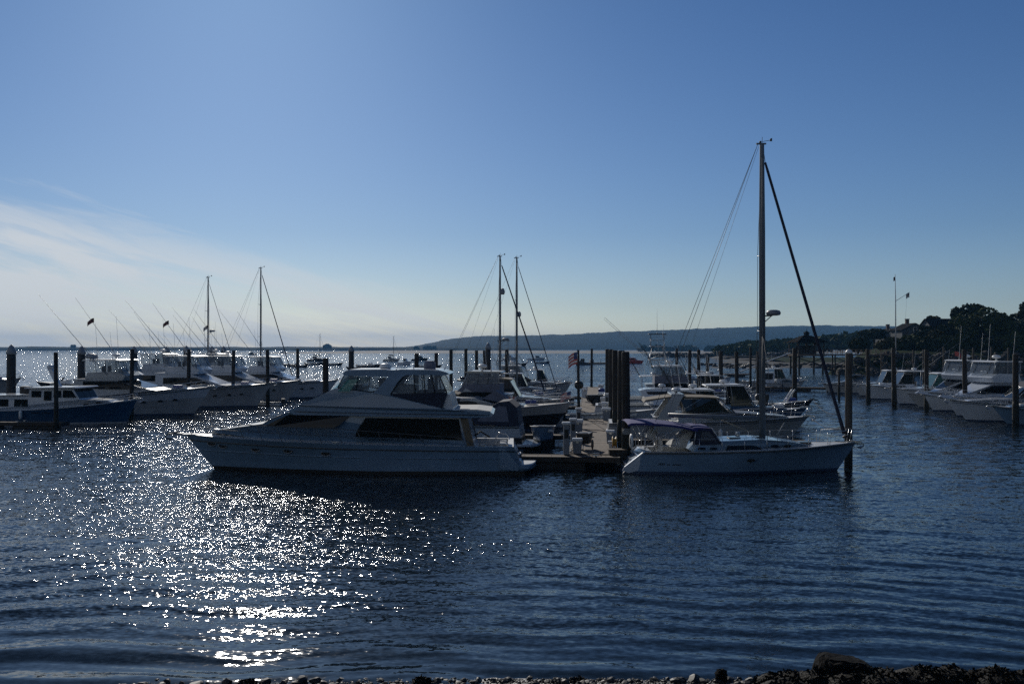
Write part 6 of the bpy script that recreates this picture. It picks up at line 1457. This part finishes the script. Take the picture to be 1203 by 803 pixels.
tpx(1027, 386, 410, 32, 300, 'leaf_dark', 'flat topped dark tree left of the flagpole', 23, low=.45, flat=.6)
tpx(1060, 388, 408, 18, 330, 'leaf_dark', 'dark tree against the left gable house', 24)
tpx(1010, 397, 411, 24, 320, 'leaf_dark', 'low dark tree above the boardwalk end', 25, low=.1)

for i, (px, yt, yb, wpx, D, m, lb) in enumerate(((1008, 400, 413, 22, 228, 'leaf_dark', 'dark thicket bush where the boardwalk meets the bank'), (1062, 399, 413, 30, 226, 'leaf_dark', 'dark hedge bush between the flagpole and the red flag'), (1090, 396, 414, 30, 222, 'leaf_dark', 'dark hedge bush above the rocks below the second house'), (1110, 394, 414, 26, 224, 'leaf_mid', 'rounded bush touching the left foot of the bright green bush'), (1160, 399, 416, 34, 217, 'leaf_dark', 'dark hedge bush at the foot of the big round tree'), (1085, 381, 402, 20, 275, 'leaf_dark', 'dark tree filling the space between the two houses'), (1121, 372, 408, 30, 250, 'leaf_dark', 'dark tree just left behind the airy broad one'))):
    tpx(px, yt, yb, wpx, D, m, lb, 40+i, low=.03, name='bush' if i < 5 else 'tree')
# ---------------------------------------------------------------- houses
def house(X, Y, zb, wx, dy, hw, hr, label, rz=0.0, chim=True, nwin=3):
    root = thing('house', label, 'house', (X, Y, zb), rz, 'houses behind the right bank')
    mb = MB(); mb.loft([[(x, -dy/2, z) for x, z in ((-wx/2, -2), (wx/2, -2), (wx/2, hw), (0, hw+hr-.15), (-wx/2, hw))], [(x, dy/2, z) for x, z in ((-wx/2, -2), (wx/2, -2), (wx/2, hw), (0, hw+hr-.15), (-wx/2, hw))]], True, True); mb.build('wall', 'shingle_wall', root)
    mb = MB(); ov = .45
    for sd in (1, -1):
        a = [(0, -dy/2-ov, hw+hr), (sd*(wx/2+ov), -dy/2-ov, hw-ov*hr/(wx/2)), (sd*(wx/2+ov), dy/2+ov, hw-ov*hr/(wx/2)), (0, dy/2+ov, hw+hr)]; mb.plate(a, .22)
    rf = mb.build('roof', 'shingle_roof', root)
    if chim:
        mb = MB(); mb.box(-.5, .5, 1.0, 1.9, hw+hr-1.2, hw+hr+1.4); mb.box(-.6, .6, .9, 2.0, hw+hr+1.4, hw+hr+1.6); mb.build('chimney', 'brick', rf)
    for fl in range(2):
        for i in range(nwin):
            x = (i-(nwin-1)/2)*wx/(nwin+.6); z = .8+fl*2.7
            if z+1.4 > hw+.3 and abs(x) > wx*.2: continue
            mb = MB(); mb.box(x-.58, x+.58, -dy/2-.06, -dy/2+.1, z-.1, z+1.5); wn = mb.build('window', 'white_trim', root); mb = MB(); mb.box(x-.45, x+.45, -dy/2-.08, -dy/2-.062, z, z+.66); mb.box(x-.45, x+.45, -dy/2-.08, -dy/2-.062, z+.74, z+1.4); mb.build('pane', 'dark_glass', wn)
def hpx(px, yeave, yridge, ybase, wpx, D, label, **k):
    zb = gz(ybase, D); house(gx(px, D), D, zb, wpx*D/F, k.pop('dy', 9), gz(yeave, D)-zb, gz(yridge, D)-gz(yeave, D), label, **k)
hpx(1068, 387.5, 380, 403, 30, 300, 'grey shingled gable house with chimney, right of the flagpole')
hpx(1105, 383.5, 374.5, 401, 34, 285, 'dark house with long roof behind the small airy tree', rz=R(90), dy=9, chim=False)
hpx(1045, 392, 386, 404, 22, 330, 'low pale shed roofed house directly behind the flagpole', chim=True, nwin=2)

# ---------------------------------------------------------------- pavilion and boardwalk
DP = 212.0
def pavilion():
    X = gx(947.5, DP); root = thing('pavilion', 'dark open sided pavilion with hipped roof and cupola standing on tall piles', 'pavilion', (X, DP, 0), R(8))
    zd = gz(415.8, DP); ze = gz(402.5, DP); zr = gz(394.2, DP); a, b = 3.0, 2.4
    mb = MB(); mb.box(-a-.3, a+.3, -b-.3, b+.3, zd-.45, zd, bev=.05); mb.build('deck', 'timber', root)
    mb = MB(); ov = .6
    mb.loft([[(-a-ov, -b-ov, ze), (a+ov, -b-ov, ze), (a+ov, b+ov, ze), (-a-ov, b+ov, ze)], [(-a-ov, -b-ov, ze+.15), (a+ov, -b-ov, ze+.15), (a+ov, b+ov, ze+.15), (-a-ov, b+ov, ze+.15)], [(-1.0, -.5, zr), (1.0, -.5, zr), (1.0, .5, zr), (-1.0, .5, zr)]], True, True); rf = mb.build('roof', 'shingle_roof', root)
    mb = MB(); mb.box(-.45, .45, -.4, .4, zr, zr+.6); mb.loft([[(-.6, -.55, zr+.6), (.6, -.55, zr+.6), (.6, .55, zr+.6), (-.6, .55, zr+.6)], [(-.02, -.02, zr+1.15), (.02, -.02, zr+1.15), (.02, .02, zr+1.15), (-.02, .02, zr+1.15)]], True, True); mb.tube([(0, 0, zr+1.1), (0, 0, zr+1.7)], .04, 5); mb.build('cupola', 'shingle_roof', rf)
    for x in (-a, -a/3, a/3, a):
        for y in (-b, b):
            mb = MB(); mb.box(x-.12, x+.12, y-.12, y+.12, zd, ze+.02); mb.build('column', 'wet_timber', root)
    mb = MB()
    for y in (-b, b):
        mb.box(-a, a, y-.06, y+.06, zd+.95, zd+1.05); mb.box(-a, a, y-.05, y+.05, zd+.12, zd+.2)
        for i in range(25): mb.box(-a+a*2*i/24-.03, -a+a*2*i/24+.03, y-.03, y+.03, zd+.2, zd+.95)
    mb.box(-a-.05, -a+.05, -b, b, zd+.95, zd+1.05)
    mb.build('railing', 'wet_timber', root)
    mb = MB(); mb.box(-a*.8, a*.7, .3, .6, zd, ze-.6); mb.build('wind_screen', 'wet_timber', root)
    for x in (-a+.2, a-.2):
        for y in (-b+.2, b-.2):
            mb = MB(); mb.tube([(x, y, -1), (x, y, zd-.4)], .24, 8); mb.build('pile', 'piling', root)
    mb = MB(); mb.tube([(-a+.2, -b+.2, zd-.9), (a-.2, -b+.2, zd-2.6)], .11, 5); mb.tube([(-a+.2, -b+.2, zd-2.6), (a-.2, -b+.2, zd-.9)], .11, 5); mb.build('cross_brace', 'piling', root)
pavilion()
def boardwalk():
    x0, x1 = gx(966, DP), gx(1044, DP); Lb = x1-x0; zd = gz(415.8, DP)
    root = thing('boardwalk', 'timber boardwalk on braced piles leading right from the pavilion to the bank', 'boardwalk', (x0, DP, 0), 0)
    mb = MB(); mb.box(.35, Lb, -1.1, 1.1, zd-.3, zd-.02); mb.build('deck', 'timber', root)
    for y in (-1.05, 1.05):
        mb = MB(); mb.box(.4, Lb, y-.06, y+.06, zd+1.0, zd+1.1); mb.box(.4, Lb, y-.03, y+.03, zd+.5, zd+.56)
        n = 14
        for i in range(n): mb.box(.5+(Lb-.6)*i/(n-1)-.06, .5+(Lb-.6)*i/(n-1)+.06, y-.05, y+.05, zd-.02, zd+1.0)
        mb.build('railing', 'timber', root)
    for i in range(4):
        x = 2.6+i*3.9
        for y in (-.9, .9):
            mb = MB(); mb.tube([(x, y, -1), (x, y, zd-.3)], .17, 8); mb.build('pile', 'piling', root)
        if i < 3:
            mb = MB(); mb.tube([(x, -.9, zd-.7), (x+3.9, -.9, zd-2.4)], .09, 5); mb.tube([(x, -.9, zd-2.4), (x+3.9, -.9, zd-.7)], .09, 5); mb.build('cross_brace', 'piling', root)
boardwalk()
# gangway from the boardwalk side down to the long low dock
gpa, gpb = Vector((gx(928.5, 204), 204, gz(414.5, 204))), Vector((gx(868, 196), 196, .95))
root = thing('gangway', 'sloping gangway ramp going down to the left from the pavilion', 'ramp', (gpb.x, gpb.y, 0), 0)
mb = MB(); pa, pb = gpa-Vector((gpb.x, gpb.y, 0)), gpb-Vector((gpb.x, gpb.y, 0))
for sd in (-.6, .6):
    o_ = Vector((0, sd, 0)); mb.tube([pa+o_, pb+o_], .07, 5); mb.tube([pa+o_+Vector((0, 0, 1)), pb+o_+Vector((0, 0, 1))], .05, 5)
    for i in range(11): q = pa+(pb-pa)*i/10+o_; mb.tube([q, q+Vector((0, 0, 1))], .035, 4)
mb.plate([pa+Vector((0, -.6, .05)), pa+Vector((0, .6, .05)), pb+Vector((0, .6, .05)), pb+Vector((0, -.6, .05))], .06); mb.build('ramp_frame', 'rail_dark', root)
r2 = dock('floating_dock', 'small landing float at the foot of the gangway, left of the pavilion', (gx(850, 196), 196.4), (gx(880, 196), 196.4), 2.4, .55)
# flagpole with yardarm
DF = 214.0; X = gx(1052.3, DF); zb = 5.6
root = thing('flagpole', 'tall white flagpole with a slanting yardarm on the right bank', 'flagpole', (X, DF, 0), 0)
mb = MB(); mb.tube([(0, 0, zb-1), (0, 0, gz(352, DF)), (-.1, 0, gz(322, DF))], .16, 8, r1=.06); mb.build('pole', 'white_trim', root)
mb = MB(); mb.tube([(0, 0, gz(353.5, DF)), (gx(1069, DF)-X, 0, gz(343, DF))], .07, 6, r1=.04); mb.build('yardarm', 'white_trim', root)
mb = MB(); mb.tube([(gx(1066, DF)-X, 0, gz(344, DF)), (gx(1062, DF)-X, 0, gz(396, DF))], .015, 4); mb.build('halyard', 'wire', root)
flag(root, (-.15, 0, gz(325, DF)), .35, .9, ('flag_dark',)*3, .5); flag(root, (gx(1068.5, DF)-X, 0, gz(343.5, DF)), .8, 1.1, ('flag_dark', 'flag_white', 'flag_dark'), .5)
# far round house on the spit and a few roofs
r = thing('house', 'far dark house with bulging roof alone on the spit', 'house', (gx(384.5, 2250), 2250, 7.0), 0)
mb = MB(); mb.box(-9.5, 9.5, -7, 7, -3, 3.0); mb.build('wall', 'shingle_roof', r); mb = MB(); mb.loft([[(x*k, y*k, z) for x, y in ((-11, -8), (11, -8), (11, 8), (-11, 8))] for z, k in ((3.0, 1), (6.5, .62), (9, .22))], True, True); mb.build('roof', 'shingle_roof', r)
r = thing('house', 'tiny far cottage on the spit near the left edge', 'house', (gx(86, 2270), 2270, 8.0), 0)
mb = MB(); mb.box(-5, 5, -4, 4, -3, 3.0); mb.build('wall', 'shingle_wall', r); mb = MB(); mb.loft([[(-6, -5, 3), (6, -5, 3), (6, 5, 3), (-6, 5, 3)], [(-5, -.1, 6), (5, -.1, 6), (5, .1, 6), (-5, .1, 6)]], True, True); mb.build('roof', 'shingle_roof', r)
# cross channel pier of piles at right, behind the pilings
# ================================================================ near beach
EDGE = [(-9, 16.0), (-7.4, 16.45), (-6.5, 16.85), (0, 16.95), (3.4, 16.95), (5, 17.05), (6.5, 17.2), (10, 17.3)]
def beach_z(x, y):
    e = interp(EDGE, x); return (e-y)*.09 + .012*sn(x, y, 7) - .004
grid_sheet('beach', 'wet_sand', [-11+.15*i for i in range(148)], [5, 8, 11, 13, 14.5, 15.2, 15.6, 15.9, 16.1, 16.3, 16.5, 16.7, 16.9, 17.1, 17.3, 17.6, 18.2, 19.5], beach_z, 'wet gravelly foreshore at the near water edge', cat='beach')
rr = random.Random(77); pts = []
for i in range(2600):
    x = rr.uniform(-7.6, 5.2); y = interp(EDGE, x)-abs(rr.gauss(0, .28))+.10; s = rr.choice([.012, .015, .02, .02, .03]) if rr.random() < .95 else rr.uniform(.04, .07)
    pts.append(((x, y, beach_z(x, y)+s*.3), s))
for i in range(70):
    x = rr.uniform(-7.2, 5.4); y = interp(EDGE, x)-abs(rr.gauss(0, .22)); s_ = rr.uniform(.05, .13); pts.append(((x, y, beach_z(x, y)+s_*.15), s_))
rocks('pebbles', 'pebble', pts, 'small wet pebbles strewn along the water edge', 31, 'pebbles')
def weed_heaps():
    rr = random.Random(3); mb = MB()
    heaps = [(rr.uniform(4.6, 10.2), rr.uniform(16.1, 16.9), rr.uniform(.18, .4)) for _ in range(46)] + [(5.6, 16.75, .3), (6.4, 16.5, .35), (7.3, 16.6, .36), (8.6, 16.7, .36), (9.2, 16.6, .3), (-1.6, 16.8, .13), (-4.7, 16.75, .10), (1.2, 16.85, .10)]
    for x, y, s in heaps:
        for _ in range(int(900*s)):
            a = rr.uniform(0, 6.28); q = rr.random()**.6; p = Vector((x+s*1.5*q*math.cos(a), y+s*q*math.sin(a), max(0, beach_z(x, y))+s*.75*(1-q*q)*rr.uniform(.5, 1.1)))
            d = Vector((rr.uniform(-1, 1), rr.uniform(-1, 1), rr.uniform(-.5, .7))).normalized()*rr.uniform(.03, .08); w_ = d.cross(Vector((rr.uniform(-1, 1), rr.uniform(-1, 1), rr.uniform(-1, 1)))).normalized()*.016
            mb.add([p-d-w_, p-d+w_, p+d+w_*1.4, p+d-w_*1.4], [(0,1,2,3)])
        n = 10; rings = []
        for z, k in ((-.08, 1.15), (.25*s, 1.0), (.5*s, .75), (.68*s, .35)):
            rings.append([(x+1.4*s*k*math.cos(2*pi*i/n)*rr.uniform(.85, 1.1), y+.95*s*k*math.sin(2*pi*i/n)*rr.uniform(.85, 1.1), max(0, beach_z(x, y))+z) for i in range(n)])
        mb.loft(rings, False, True, 0, True)
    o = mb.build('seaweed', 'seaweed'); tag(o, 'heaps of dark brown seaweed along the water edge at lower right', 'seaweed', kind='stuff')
weed_heaps()
def boulder(name, X, Y, poly, depth, label, seed, m='boulder_rock'):
    """a rough stone with a facetted outline and real thickness"""
    rr = random.Random(seed); rings = []
    for k, (u, s) in enumerate(((-.5, .80), (-.3, .97), (0, 1.0), (.28, .93), (.5, .72))):
        cx = sum(p[0] for p in poly)/len(poly); rings.append([(cx+(px-cx)*s+rr.uniform(-.02, .02), u*depth+rr.uniform(-.03, .03), pz*(.5+.5*s)+rr.uniform(-.015, .015) if pz > 0 else pz) for px, pz in poly])
    mb = MB(); mb.loft(rings, True, True); root = mb.build(name, m); root.location = (X, Y, 0)
    bm = bmesh.new(); bm.from_mesh(root.data); bmesh.ops.subdivide_edges(bm, edges=bm.edges, cuts=2, use_grid_fill=True)
    for v in bm.verts: v.co += Vector((rr.uniform(-1, 1), rr.uniform(-1, 1), rr.uniform(-1, 1)))*.011
    bmesh.ops.recalc_face_normals(bm, faces=bm.faces); bm.to_mesh(root.data); bm.free()
    tag(root, label, 'rock'); return root
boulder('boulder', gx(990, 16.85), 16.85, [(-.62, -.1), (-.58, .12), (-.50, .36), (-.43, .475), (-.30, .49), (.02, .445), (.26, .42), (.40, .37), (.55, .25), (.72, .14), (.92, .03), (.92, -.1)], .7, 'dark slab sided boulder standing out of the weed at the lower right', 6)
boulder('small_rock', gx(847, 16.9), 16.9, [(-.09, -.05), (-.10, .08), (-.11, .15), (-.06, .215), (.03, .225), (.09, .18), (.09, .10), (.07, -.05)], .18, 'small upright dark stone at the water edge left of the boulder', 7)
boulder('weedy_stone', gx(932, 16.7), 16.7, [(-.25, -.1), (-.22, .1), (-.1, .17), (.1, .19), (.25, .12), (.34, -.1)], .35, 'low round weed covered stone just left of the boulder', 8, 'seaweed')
